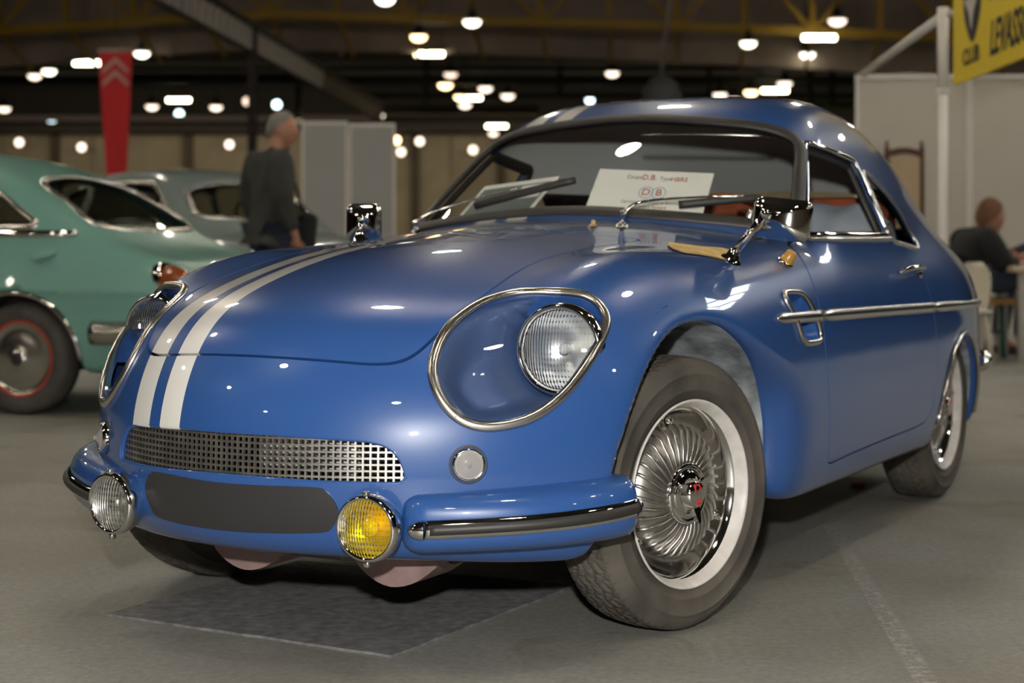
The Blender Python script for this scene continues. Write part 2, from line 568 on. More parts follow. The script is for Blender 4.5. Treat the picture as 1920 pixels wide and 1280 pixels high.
def sd_poly(poly, u, v):
    """signed distance to a closed 2D polygon, positive inside"""
    A = np.asarray(poly, float); B = np.roll(A, -1, 0)
    near = (u > A[:, 0].min() - 0.03) & (u < A[:, 0].max() + 0.03) & (v > A[:, 1].min() - 0.03) & (v < A[:, 1].max() + 0.03)
    if near.sum() < len(near):
        r = np.full(u.shape, -0.03)
        if near.any(): r[near] = sd_poly(poly, u[near], v[near])
        return r
    d2 = np.full(u.shape, 1e9); ins = np.zeros(u.shape, bool)
    for (ax_, ay_), (bx, by) in zip(A, B):
        ex, ey = bx - ax_, by - ay_
        t = np.clip(((u - ax_) * ex + (v - ay_) * ey) / (ex * ex + ey * ey + 1e-12), 0, 1)
        d2 = np.minimum(d2, (u - ax_ - t * ex) ** 2 + (v - ay_ - t * ey) ** 2)
        c = ((ay_ > v) != (by > v)) & (u < (bx - ax_) * (v - ay_) / (by - ay_ + 1e-15) + ax_)
        ins ^= c
    d = np.sqrt(d2)
    return np.where(ins, d, -d)

def loop_path(skin, n, which=0, smooth=3):
    lp = loops(skin)[which]
    P = resample(skin[0][lp], n); 
    for _ in range(smooth): P = 0.25 * np.roll(P, 1, 0) + 0.5 * P + 0.25 * np.roll(P, -1, 0)
    return P

def loop_normals(skin, path, which=0):
    lp = loops(skin)[which]; Q = skin[0][lp]; M = skin[1][lp]
    i = np.argmin(((path[:, None, :] - Q[None, :, :]) ** 2).sum(2), axis=1)
    N = M[i]
    for _ in range(4): N = 0.25 * np.roll(N, 1, 0) + 0.5 * N + 0.25 * np.roll(N, -1, 0)
    return N / np.linalg.norm(N, axis=1)[:, None]
# ------------------------------------------------------------------ the blue coupe
CAR_TH = math.radians(28.7)
CAR = empty('vintage_coupe', (-0.198, 4.046, 0.0), math.atan2(-math.cos(CAR_TH), -math.sin(CAR_TH)))
tag(CAR, 'glossy blue vintage sports coupe with two white stripes and faired headlights', 'car')

def skin_obj(name, skin, m, parent, depth=None):
    if depth:
        V, Fc, Nn = flange(skin, depth)
        return obj(name, (V, Fc), m, parent, normals=Nn)
    return obj(name, (skin[0].tolist(), skin[2].tolist()), m, parent, normals=skin[1].tolist())

SK = surface_net(body_field, (-3.14, -0.82, 0.16), (0.83, 0.82, 1.34), 0.0125)

def mirror_y(P): return np.column_stack([P[:, 0], np.abs(P[:, 1]), P[:, 2]])

# wheel wells
def well_front(P):
    x, y, z = P.T; ay = np.abs(y)
    d = np.hypot(x + 0.005, z - 0.285)
    soft = sstep(-x, 0.02, 0.30) * (1 - sstep(z, 0.42, 0.66))
    return np.minimum.reduce([0.398 + 0.055 * soft - d, W_PLAN(x) + W_SEC(z) - 0.034 - 0.042 * soft - ay, ay - 0.36, -body_field(x, ay, z, wells=False) - 0.022])
def well_rear(P):
    x, y, z = P.T; ay = np.abs(y)
    return np.minimum.reduce([0.356 - np.hypot(x + 2.095, z - 0.195), W_PLAN(x) + W_SEC(z) - 0.025 - ay, ay - 0.40])
wf, SK = cut(SK, well_front)
wr, SK = cut(SK, well_rear)
M_LINER = mat('dirty_fibreglass', (0.27, 0.29, 0.31), rough=0.85, noise=(14, 0.55, 8), bump=(40, 0.6, 0.004))
for w_ in (wf, wr):
    for s in (1, -1):
        skin_obj('wheel_well', pick(w_, (w_[0][w_[2]].mean(1)[:, 1] * s) > 0), M_LINER, CAR)

# glass
WS_H = [(0, 0.925), (0.218, 0.914), (0.426, 0.896), (0.545, 0.881), (0.575, 0.885), (0.585, 0.905), (0.548, 1.02), (0.522, 1.092), (0.498, 1.126), (0.460, 1.150), (0.365, 1.174), (0.126, 1.198), (0, 1.203)]
WS_POLY = WS_H + [(-a, b) for a, b in WS_H[-2:0:-1]]
WS_POLY = smooth_poly(WS_POLY, 160)
ws, SK = cut(SK, lambda P: np.minimum(sd_poly(WS_POLY, P[:, 1], P[:, 2]), P[:, 0] + 1.32))
RW_POLY = smooth_poly([(-0.42, 0.88), (0, 0.87), (0.42, 0.88), (0.46, 0.92), (0.42, 1.00), (0, 1.040), (-0.42, 1.00), (-0.46, 0.92)], 120)
rw, SK = cut(SK, lambda P: np.minimum(sd_poly(RW_POLY, P[:, 1], P[:, 2]), -2.05 - P[:, 0]))
DW_POLY = [(-1.205, 1.122), (-1.36, 1.102), (-1.525, 1.080), (-1.512, 0.97), (-1.522, 0.858), (-1.2, 0.858), (-0.905, 0.860)]
QW_POLY = smooth_poly([(-1.565, 1.048), (-1.69, 1.006), (-1.79, 0.945), (-1.845, 0.86), (-1.840, 0.822), (-1.80, 0.818), (-1.66, 0.832), (-1.562, 0.846), (-1.552, 0.94)], 120)
dw, SK = cut(SK, lambda P: np.minimum(sd_poly(DW_POLY, P[:, 0], P[:, 2]), np.abs(P[:, 1]) - 0.3))
qw, SK = cut(SK, lambda P: np.minimum(sd_poly(QW_POLY, P[:, 0], P[:, 2]), np.abs(P[:, 1]) - 0.3))
def side_of(sk, s): return pick(sk, (sk[0][sk[2]].mean(1)[:, 1] * s) > 0)

skin_obj('windshield', ws, M_GLASS, CAR)
skin_obj('rear_window', rw, M_GLASS, CAR)
p = loop_path(ws, 220); n = loop_normals(ws, p)
o = obj('windshield_seal', tube(p + n * 0.002, 0.022, 10, closed=True, flat=0.45, up=n), M_RUBBER, CAR)
p = loop_path(rw, 160); n = loop_normals(rw, p)
obj('rear_window_seal', tube(p, 0.018, 8, closed=True, flat=0.5, up=n), M_RUBBER, CAR)
for s in (1, -1):
    g = side_of(dw, s)
    # the side glass is wound down: only the frame and a slim rubber lip remain
    p = loop_path(g, 140, smooth=1); n = loop_normals(g, p)
    obj('window_frame', tube(p + n * 0.002, 0.009, 8, closed=True, flat=0.6, up=n), M_CHROME, CAR)
    q = p - n * 0.022
    obj('window_channel', tube(q, 0.020, 8, closed=True, flat=0.5, up=n), M_RUBBER, CAR)
    g = side_of(qw, s)
    skin_obj('quarter_window', g, M_GLASS, CAR)
    p = loop_path(g, 120); n = loop_normals(g, p)
    obj('window_seal', tube(p, 0.008, 8, closed=True, flat=0.6, up=n), M_STEEL, CAR)

# headlight fairing
HL = [(0.452, 0.741), (0.507, 0.741), (0.552, 0.736), (0.584, 0.717), (0.608, 0.686), (0.616, 0.650), (0.611, 0.604), (0.592, 0.550), (0.559, 0.510), (0.522, 0.492), (0.478, 0.488), (0.438, 0.504),
      (0.402, 0.544), (0.379, 0.589), (0.371, 0.639), (0.373, 0.684), (0.389, 0.719), (0.414, 0.733)]
HL_POLY = smooth_poly(HL, 140)
hl, SK = cut(SK, lambda P: np.minimum(sd_poly(HL_POLY, np.abs(P[:, 1]), P[:, 2]), P[:, 0] - 0.15))

# grille mouth
GR_H = [(0, 0.472), (0.10, 0.472), (0.205, 0.468), (0.29, 0.463), (0.322, 0.455), (0.343, 0.438), (0.356, 0.412), (0.362, 0.388), (0.352, 0.380), (0.209, 0.3815), (0.1, 0.3845), (0, 0.386)]
GR_POLY = GR_H + [(-a, b) for a, b in GR_H[-2:0:-1]]
gr, SK = cut(SK, lambda P: np.minimum(sd_poly(GR_POLY, P[:, 1], P[:, 2]), P[:, 0] - 0.4))

# side air vents
VENT = smooth_poly([(-0.490, 0.718), (-0.585, 0.716), (-0.615, 0.700), (-0.640, 0.655), (-0.655, 0.612), (-0.640, 0.596), (-0.560, 0.594), (-0.525, 0.602), (-0.505, 0.645), (-0.478, 0.695)], 90)
vt, SK = cut(SK, lambda P: np.minimum(sd_poly(VENT, P[:, 0], P[:, 2]), np.abs(P[:, 1]) - 0.5))

# bonnet and doors with their shut lines
Y_HOOD = Spline([(0.8, 0.33), (0.6, 0.352), (0.50, 0.370), (0.40, 0.376), (0.14, 0.360), (0.0, 0.366), (-0.2, 0.388), (-0.5, 0.41)])
def hood_f(P):
    x, y, z = P.T; ay = np.sqrt(y * y + 1e-6)
    f = smin(z - (0.618 - 0.17 * y * y), (Y_HOOD(x) - ay) * 0.95, 0.11)
    return smin(f, x + 0.40 * y * y + 0.31, 0.10)
DOOR = smooth_poly([(-0.880, 0.846), (-0.800, 0.812), (-0.737, 0.765), (-0.700, 0.705), (-0.687, 0.60), (-0.692, 0.48), (-0.712, 0.34), (-0.728, 0.285), (-0.76, 0.279), (-0.956, 0.286), (-1.245, 0.291),
                    (-1.55, 0.296), (-1.63, 0.312), (-1.68, 0.350), (-1.708, 0.455), (-1.716, 0.568), (-1.712, 0.666), (-1.695, 0.750), (-1.640, 0.810), (-1.53, 0.845), (-1.2, 0.848)], 260)
def door_f(P): return np.minimum(sd_poly(DOOR, P[:, 0], P[:, 2]), np.abs(P[:, 1]) - 0.5)
hood, SK = cut(SK, lambda P: hood_f(P) - 0.0026)
_, SK = cut(SK, lambda P: hood_f(P) + 0.0024)
door, SK = cut(SK, lambda P: door_f(P) - 0.0022)
_, SK = cut(SK, lambda P: door_f(P) + 0.0022)
skin_obj('bonnet', hood, M_BLUE, CAR, 0.02)
for s in (1, -1): skin_obj('door', side_of(door, s), M_BLUE, CAR, 0.02)
skin_obj('body_shell', SK, M_BLUE, CAR, lambda Q: np.where(Q[:, 2:3] > 0.80, 0.008, np.where((Q[:, 0:1] > 0.42) | ((Q[:, 0:1] < 0.02) & (Q[:, 0:1] > -1.0)), 0.014, 0.052)))
# ------------------------------------------------------------------ fittings of the coupe
def surf(y, z, x0=0.9, x1=-0.3):
    """point of the nose skin at given y, z (marching in from the front)"""
    xs = np.linspace(x0, x1, 700)
    v = body_field(xs, np.full_like(xs, y), np.full_like(xs, z), wells=False)
    i = int(np.argmax(v < 0)); a, b = xs[i - 1], xs[i]
    for _ in range(22):
        m_ = (a + b) / 2
        if body_field(np.array([m_]), np.array([y]), np.array([z]), wells=False)[0] < 0: b = m_
        else: a = m_
    return np.array([b, y, z])
def surf_side(x, z, s=1):
    ys = np.linspace(0.9, 0.2, 600)
    v = body_field(np.full_like(ys, x), ys, np.full_like(ys, z), wells=False)
    i = int(np.argmax(v < 0)); a, b = ys[i - 1], ys[i]
    for _ in range(22):
        m_ = (a + b) / 2
        if body_field(np.array([x]), np.array([m_]), np.array([z]), wells=False)[0] < 0: b = m_
        else: a = m_
    return np.array([x, b * s, z])
def surf_top(x, y):
    zs = np.linspace(1.4, 0.3, 700)
    v = body_field(np.full_like(zs, x), np.full_like(zs, y), zs, wells=False)
    i = int(np.argmax(v < 0)); a, b = zs[i - 1], zs[i]
    for _ in range(22):
        m_ = (a + b) / 2
        if body_field(np.array([x]), np.array([y]), np.array([m_]), wells=False)[0] < 0: b = m_
        else: a = m_
    return np.array([x, y, b])
def surf_n(p):
    e = 2e-3; g = []
    for k in range(3):
        d = np.zeros(3); d[k] = e
        q = np.array([p + d, p - d]); v = body_field(q[:, 0], q[:, 1], q[:, 2], wells=False)
        g.append(v[0] - v[1])
    g = np.array(g); return g / np.linalg.norm(g)
def flipy(vf): return [(p[0], -p[1], p[2]) for p in vf[0]], [tuple(reversed(q)) for q in vf[1]]
def sided(vf, s): return vf if s > 0 else flipy(vf)

# --- headlights under their fairings
def lens_mat(name, tint, ribs=60):
    """pressed lamp glass: clear, fluted, with a sparkling surface"""
    m = glass_mat(name, tint, 0.06, 3.2)
    nt = m.node_tree; N = nt.nodes; L = nt.links
    tc = N.new('ShaderNodeTexCoord')
    wv = N.new('ShaderNodeTexWave'); wv.wave_type = 'BANDS'; wv.bands_direction = 'Y'; wv.inputs['Scale'].default_value = ribs; wv.inputs['Distortion'].default_value = 1.5
    wz = N.new('ShaderNodeTexWave'); wz.wave_type = 'BANDS'; wz.bands_direction = 'Z'; wz.inputs['Scale'].default_value = ribs * 0.6; wz.inputs['Distortion'].default_value = 2.0
    L.new(tc.outputs['Object'], wv.inputs['Vector']); L.new(tc.outputs['Object'], wz.inputs['Vector'])
    ad = N.new('ShaderNodeMath'); ad.operation = 'ADD'; L.new(wv.outputs['Fac'], ad.inputs[0]); L.new(wz.outputs['Fac'], ad.inputs[1])
    bp = N.new('ShaderNodeBump'); bp.inputs['Strength'].default_value = 0.9; bp.inputs['Distance'].default_value = 0.003
    L.new(ad.outputs[0], bp.inputs['Height'])
    for nd in N:
        if nd.type in ('BSDF_GLOSSY', 'FRESNEL'): L.new(bp.outputs[0], nd.inputs['Normal'])
    return m
M_LENS = lens_mat('ribbed_clear_lens', (0.97, 0.98, 0.97), 45)
M_LENSY = lens_mat('ribbed_yellow_lens', (1.0, 0.93, 0.09), 50)
M_REFL = mat('lamp_reflector', (0.92, 0.91, 0.89), rough=0.34, metal=1.0)
M_REFLY = mat('yellow_bulb', (0.95, 0.72, 0.03), rough=0.2, coat=0.6)
M_BUCKET = mat('blue_bucket', (0.055, 0.095, 0.21), rough=0.5, coat=0.3)

def hl_inner(s):
    P, N, T = side_of(hl, s)
    d = sd_poly(HL_POLY, np.abs(P[:, 1]), P[:, 2]); d = np.maximum(d, 0)
    dep = 0.012 + 0.085 * sstep(d, 0.0, 0.06)
    r_ = np.hypot(np.abs(P[:, 1]) - 0.52, P[:, 2] - 0.64)
    Q = P - N * dep[:, None]
    Q[:, 0] -= 0.15 * (1 - sstep(np.hypot(np.abs(Q[:, 1]) - 0.530, Q[:, 2] - 0.626), 0.085, 0.125))
    return Q.tolist(), T.tolist()
for s in (1, -1):
    sk = side_of(hl, s)
    skin_obj('headlight_cover', sk, M_PLEXI, CAR)
    p = loop_path(sk, 160); n = loop_normals(sk, p)
    ring = obj('headlight_ring', tube(p + n * 0.003, 0.0105, 12, closed=True, flat=0.7, up=n), M_STEEL, CAR)
    for k in (18, 98):
        q = p[k] + n[k] * 0.0085
        R_ = Vector(n[k]).to_track_quat('Z', 'Y').to_matrix().to_4x4(); R_.translation = Vector(q)
        obj('screw', xf(lathe([(0.0, 0.002), (0.003, 0.0016), (0.0042, 0)], 10), R_), M_STEEL, ring)
    hv, hf = hl_inner(s)
    obj('headlight_bucket', (hv, hf), M_BUCKET, CAR)
    c = Vector((0.350, 0.530 * s, 0.626))
    aim = Matrix.Translation(c) @ Matrix.Rotation(math.radians(4) * s, 4, 'Z')
    bez = obj('headlight', xf(lathe([(0.080, -0.008), (0.083, 0.012), (0.088, 0.017), (0.094, 0.012), (0.097, -0.002), (0.096, -0.02), (0.085, -0.05), (0.05, -0.075), (0.0, -0.08)], 48, 'x'), aim), M_CHROME, CAR)
    obj('reflector', xf(lathe([(0.0, -0.055), (0.02, -0.053), (0.045, -0.042), (0.068, -0.02), (0.080, 0.002)], 40, 'x'), aim), M_REFL, bez)
    obj('lens', xf(lathe([(0.0, 0.034), (0.03, 0.0315), (0.055, 0.025), (0.072, 0.016), (0.082, 0.006)], 40, 'x'), aim), M_LENS, bez)
    obj('bulb', xf(lathe([(0.0, -0.004), (0.008, -0.008), (0.011, -0.018), (0.009, -0.04), (0.009, -0.055)], 16, 'x'), aim), mat('bulb_glass', (0.9, 0.88, 0.8), rough=0.1, coat=1), bez)

# --- grille: a square-holed sheet set just inside the mouth
def grille_mesh():
    Zt = Spline([(-0.36, 0.412), (-0.343, 0.438), (-0.322, 0.455), (-0.29, 0.463), (-0.2, 0.468), (0, 0.472), (0.2, 0.468), (0.29, 0.463), (0.322, 0.455), (0.343, 0.438), (0.36, 0.412)])
    bars = []
    ys = np.linspace(-0.36, 0.36, 55); zs = np.linspace(0.379, 0.476, 9)
    Xc = lambda y: 0.763 - 0.84 * y * y
    for z in zs:
        yy = np.linspace(-0.368, 0.368, 46)
        bars.append(('h', [(Xc(y) + 0.02 * (0.43 - z), y, z) for y in yy], z))
    for y in ys:
        bars.append(('v', [(Xc(y) + 0.02 * (0.43 - z), y, z) for z in np.linspace(0.374, 0.478, 6)], y))
    return bars
gparts = []
for kind, path, _ in grille_mesh():
    P = np.array(path)
    V, Fc = [], []
    w = 0.0027
    for q in P:
        up = np.array((0, 0, w)) if kind == 'h' else np.array((1.35 * q[1] * w * 0.9, w, 0)) * 1.0
        if kind == 'v': up = np.array((-1.68 * q[1], 1.0, 0)); up = up / np.linalg.norm(up) * w * 1.05
        f_ = np.array((0.0022, 0, 0))
        V += [tuple(q - up - f_), tuple(q - up * 0.7 + f_), tuple(q + up * 0.7 + f_), tuple(q + up - f_)]
    for i in range(len(P) - 1):
        a, b = i * 4, i * 4 + 4
        for k in range(3): Fc.append((a + k, b + k, b + k + 1, a + k + 1))
    gparts.append((V, Fc))
grille = obj('grille', join(*gparts), M_ALU, CAR, smooth=False)
tag(grille, 'pierced square-mesh aluminium grille')
grille['kind'] = 'stuff'
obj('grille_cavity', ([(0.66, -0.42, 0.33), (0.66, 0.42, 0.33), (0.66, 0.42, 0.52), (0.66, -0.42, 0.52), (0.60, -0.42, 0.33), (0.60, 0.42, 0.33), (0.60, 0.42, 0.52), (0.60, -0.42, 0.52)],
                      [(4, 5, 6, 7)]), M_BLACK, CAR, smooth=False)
obj('cooling_duct', box((0.665, 0.13, 0.425), (0.03, 0.24, 0.075), 0.012), mat('pale_plastic', (0.55, 0.53, 0.50), rough=0.35), CAR)
p = loop_path(gr, 180, smooth=1); n = loop_normals(gr, p)
obj('grille_surround', tube(p - n * 0.006, 0.004, 6, closed=True), M_BLUE, CAR)

# --- number plate, following the chin
PL = smooth_poly([(-0.215, 0.368), (-0.19, 0.376), (0, 0.371), (0.19, 0.372), (0.222, 0.362), (0.240, 0.330), (0.225, 0.295), (0.19, 0.284), (0, 0.277), (-0.19, 0.282), (-0.222, 0.305), (-0.235, 0.338)], 100)
pl, _ = cut(SK, lambda P: np.minimum(sd_poly(PL, P[:, 1], P[:, 2]), P[:, 0] - 0.4))
pl = (pl[0] + pl[1] * 0.005, pl[1], pl[2])
skin_obj('number_plate', pl, mat('plate_black', (0.032, 0.031, 0.032), rough=0.35), CAR, 0.005)

# --- fog lamps and indicators
for s, lm, bm_ in ((1, M_LENSY, M_REFLY), (-1, M_LENS, M_REFL)):
    y = 0.317 * s
    c = Vector((0.742, y, 0.302))
    aim = Matrix.Translation(c) @ Matrix.Rotation(math.radians(5 if s > 0 else -7), 4, 'Z') @ Matrix.Rotation(math.radians(2), 4, 'Y')
    sh = obj('fog_lamp', xf(lathe([(0.055, 0.006), (0.058, 0.010), (0.0625, 0.008), (0.065, 0.0), (0.066, -0.008), (0.0645, -0.02), (0.058, -0.038), (0.042, -0.055), (0.015, -0.062), (0.0, -0.062)], 48, 'x'), aim), M_CHROME, CAR)
    sh['label'] = 'yellow-lensed fog lamp' if s > 0 else 'clear-lensed fog lamp'
    obj('lens', xf(lathe([(0.0, 0.021), (0.02, 0.0195), (0.04, 0.015), (0.057, 0.006)], 40, 'x'), aim), lm, sh)
    obj('reflector', xf(lathe([(0.0, -0.03), (0.02, -0.027), (0.04, -0.014), (0.056, 0.004)], 32, 'x'), aim), M_REFL if s < 0 else mat('yellow_reflector', (0.92, 0.82, 0.45), rough=0.42, metal=1.0), sh)
    obj('bulb', xf(lathe([(0.0, 0.002), (0.010, 0.0), (0.017, -0.006), (0.018, -0.014), (0.010, -0.028)], 20, 'x'), aim), bm_, sh)
    obj('clamp_screw', xf(box((0.0, 0, 0.067), (0.016, 0.012, 0.008), 0.002), aim), M_STEEL, sh)
    obj('clamp_screw', xf(box((0.0, 0, -0.068), (0.014, 0.012, 0.012), 0.003), aim), M_STEEL, sh)
    obj('bracket', tube([(0.70, y, 0.30), (0.66, y * 0.98, 0.29)], 0.012, 8), M_BLACK, sh)
    q = surf(0.459 * s, 0.416); n = surf_n(q)
    R_ = Vector(n).to_track_quat('Z', 'Y').to_matrix().to_4x4(); R_.translation = Vector(q)
    ind = obj('indicator_lamp', xf(lathe([(0.0265, 0.010), (0.028, 0.0135), (0.0305, 0.013), (0.033, 0.008), (0.0345, 0.002), (0.0345, -0.006)], 36), R_), M_CHROME, CAR)
    obj('lens', xf(lathe([(0.0, 0.028), (0.004, 0.027), (0.006, 0.019), (0.009, 0.022), (0.0105, 0.017), (0.0135, 0.020), (0.015, 0.0155), (0.018, 0.018), (0.0195, 0.0135), (0.0225, 0.016), (0.024, 0.011), (0.0275, 0.011)], 36), R_), mat('milky_lens', (0.42, 0.40, 0.39), rough=0.12, trans=0.3, coat=0.6, ior=1.3), ind)
    obj('seat', xf(lathe([(0.0345, 0.0), (0.0375, 0.001), (0.038, -0.006)], 36), R_), M_RUBBER, ind)

# --- body-coloured corner bumpers with a chrome and rubber rubbing strip
def arc_path(z, y0, y1, n):
    out = []
    ys = np.linspace(y0, y1, n)
    for y in ys: out.append(surf(y, z))
    return resample(np.array(out), n, closed=False)
PRO = Spline([(0, 0.058), (0.3, 0.075), (0.6, 0.088), (0.85, 0.080), (1.0, 0.064)])
ZPOD = Spline([(0, 0.303), (0.5, 0.311), (1.0, 0.321)])
def bumper_mesh(s):
    n = 46
    ys = np.linspace(0.345, 0.680, 30)
    base = resample(np.array([surf(y, 0.325) for y in ys]), n, closed=False)
    V, Fc = [], []
    m = 18
    for i, q in enumerate(base):
        nn = surf_n(q); nn[2] = 0; nn /= np.linalg.norm(nn)
        t = i / (n - 1)
        e0 = min(1.0, t / 0.10); e1 = min(1.0, (1 - t) / 0.06)
        r = math.sqrt(max(0.0, 1 - (1 - e0) ** 2)) * math.sqrt(max(0.0, 1 - (1 - e1) ** 2))
        hgt = (0.058 + 0.004 * t) * (0.35 + 0.65 * r); pro = PRO(t) * (0.05 + 0.95 * r)
        zc = ZPOD(t)
        for k in range(m):
            a = -math.pi / 2 + math.pi * k / (m - 1)
            ca, sa = math.cos(a), math.sin(a)
            dz = math.copysign(abs(sa) ** 0.75, sa) * hgt
            dn = (abs(ca) ** 0.55) * pro - 0.022
            pt = q + nn * dn; V.append((pt[0], pt[1], zc + dz))
    for i in range(n - 1):
        for k in range(m - 1):
            Fc.append((i * m + k, (i + 1) * m + k, (i + 1) * m + k + 1, i * m + k + 1))
    Fc.append(tuple(range(m))); Fc.append(tuple((n - 1) * m + k for k in range(m))[::-1])
    return sided((V, Fc), s)
def strip_mesh(s, half, out, y0=0.385, y1=0.672, t0=0.1):
    n = 40; ys = np.linspace(y0, y1, 26)
    base = resample(np.array([surf(y, 0.325) for y in ys]), n, closed=False)
    V, Fc = [], []
    for i, q in enumerate(base):
        nn = surf_n(q); nn[2] = 0; nn /= np.linalg.norm(nn)
        t = t0 + (1 - t0) * i / (n - 1); zc = ZPOD(t) - 0.008 + 0.008 * t
        pro = PRO(t) - 0.0175
        for k in range(9):
            a = -math.pi / 2 + math.pi * k / 8
            pt = q + nn * (pro - 0.004 + math.cos(a) * out); V.append((pt[0], pt[1], zc + math.sin(a) * half))
    for i in range(n - 1):
        for k in range(8): Fc.append((i * 9 + k, (i + 1) * 9 + k, (i + 1) * 9 + k + 1, i * 9 + k + 1))
    Fc.append(tuple(range(9))); Fc.append(tuple((n - 1) * 9 + k for k in range(9))[::-1])
    return sided((V, Fc), s), base
for s in (1, -1):
    bp_ = obj('corner_bumper', bumper_mesh(s), M_BLUE, CAR, angle=60)
    st, base = strip_mesh(s, 0.0185, 0.0095)
    obj('strip_rail', st, M_CHROME, bp_)
    st, _ = strip_mesh(s, 0.0125, 0.0145, y0=0.395)
    obj('rubber_strip', st, M_RUBBER, bp_)
    for q, pro, r, bk in ((base[0], PRO(0.1) - 0.0175, 0.0195, -1), (base[-1], PRO(1.0) - 0.0175, 0.018, 1)):
        nn = surf_n(q); nn[2] = 0; nn /= np.linalg.norm(nn)
        c = q + nn * (pro - 0.004); zc = ZPOD(0.1) - 0.0072 if bk < 0 else ZPOD(1.0)
        tg = np.cross((0, 0, 1.0), nn) * (-bk)
        R_ = Matrix(((tg[0], nn[0], 0, c[0]), (tg[1], nn[1], 0, c[1]), (tg[2], nn[2], 1, zc), (0, 0, 0, 1)))
        L_ = 0.030 if bk < 0 else 0.012
        cap = [(L_ * math.sin(a) * -1, 0.0155 * math.cos(a) * math.cos(b), r * math.cos(a) * math.sin(b)) for a in np.linspace(0, math.pi / 2, 7) for b in np.linspace(-math.pi / 2, math.pi / 2, 9)]
        fcs = [(i * 9 + k, i * 9 + k + 1, (i + 1) * 9 + k + 1, (i + 1) * 9 + k) for i in range(6) for k in range(8)]
        obj('strip_end_cap', sided(xf((cap, fcs), R_), s), M_CHROME, bp_)

# --- side mouldings, vents, handles
for s in (1, -1):
    def moulding(x0, x1, r0, r1, n):
        P, U = [], []
        for x in np.linspace(x0, x1, n):
            z = 0.661 + (x + 0.39) * 0.0165
            q = surf_side(x, z); nn = surf_n(q); P.append(q + nn * 0.003); U.append(nn)
        P = np.array(P); U = np.array(U); U[:, 1] *= 1
        R_ = np.linspace(r0, r1, n); R_[0] *= 0.35
        if n > 8: R_[1] *= 0.8
        return sided(tube(P, R_, 10, flat=0.6, up=U), s)
    obj('side_moulding', moulding(-0.385, -0.683, 0.014, 0.0165, 14), M_STEEL, CAR)
    obj('side_moulding', moulding(-0.689, -1.708, 0.0165, 0.016, 30), M_STEEL, CAR)
    obj('side_moulding', moulding(-1.715, -2.62, 0.016, 0.012, 30), M_STEEL, CAR)
    sk = side_of(vt, s); p = loop_path(sk, 100, smooth=4); n = loop_normals(sk, p)
    obj('vent_frame', tube(p + n * 0.004, 0.0085, 8, closed=True, flat=0.8, up=n), M_STEEL, CAR)
    P, N, T = sk
    d = np.maximum(sd_poly(VENT, P[:, 0], P[:, 2]), 0)
    obj('vent_recess', ((P - N * (0.006 + 0.05 * sstep(d, 0, 0.02) * (0.35 + 0.65 * sstep(-P[:, 0], 0.50, 0.62)))[:, None]).tolist(), T.tolist()), M_BLUE, CAR)
    hp = [surf_side(x, 0.748) for x in np.linspace(-1.46, -1.68, 12)]
    nn = surf_n(hp[5])
    arc = [q + surf_n(q) * (0.006 + 0.030 * math.sin(math.pi * min(1, i / 11 * 1.0)) ** 0.6) for i, q in enumerate(hp)]
    dh = obj('door_handle', sided(tube(np.array(arc), [0.007, 0.009, 0.010, 0.0105, 0.011, 0.011, 0.011, 0.011, 0.012, 0.013, 0.013, 0.009], 10, flat=0.7), s), M_CHROME, CAR)
    obj('escutcheon', sided(xf(lathe([(0.0, 0.008), (0.016, 0.007), (0.022, 0.0)], 20), (lambda m_: (setattr(m_, 'translation', Vector(hp[-1])), m_)[1])(Vector(nn).to_track_quat('Z', 'Y').to_matrix().to_4x4())), s), M_CHROME, dh)
    # belt moulding under the side glass
    bm2 = [surf_side(x, 0.846 + 0.006 * min(0, 0)) for x in np.linspace(-0.90, -1.545, 26)]
    obj('belt_moulding', sided(tube(np.array([q + surf_n(q) * 0.004 for q in bm2]), 0.010, 8, flat=0.7), s), M_STEEL, CAR)
    # rear wheel arch bright edge
    pr = []
    for a in np.linspace(2.9, -0.1, 34):
        x = -2.095 + 0.347 * math.cos(math.pi - a); z = 0.195 + 0.347 * math.sin(a)
        if z > 0.25: q = surf_side(x, z); pr.append(q + surf_n(q) * 0.001)
    obj('arch_trim', sided(tube(np.array(pr), 0.007, 8), s), M_STEEL, CAR)
    # amber repeater on the scuttle
    q = surf_top(-0.648, 0.655); nn = surf_n(q)
    R_ = Vector(nn).to_track_quat('Z', 'Y').to_matrix().to_4x4(); R_.translation = Vector(q)
    rp = obj('side_repeater', sided(xf(lathe([(0.0, 0.038), (0.009, 0.037), (0.014, 0.032), (0.018, 0.008), (0.018, 0.0)], 18), R_), s), mat('amber_lens', (0.42, 0.22, 0.04), rough=0.25, coat=0.6), CAR)
    obj('base_ring', sided(xf(lathe([(0.018, 0.006), (0.022, 0.003), (0.023, 0.0)], 18), R_), s), M_CHROME, rp)

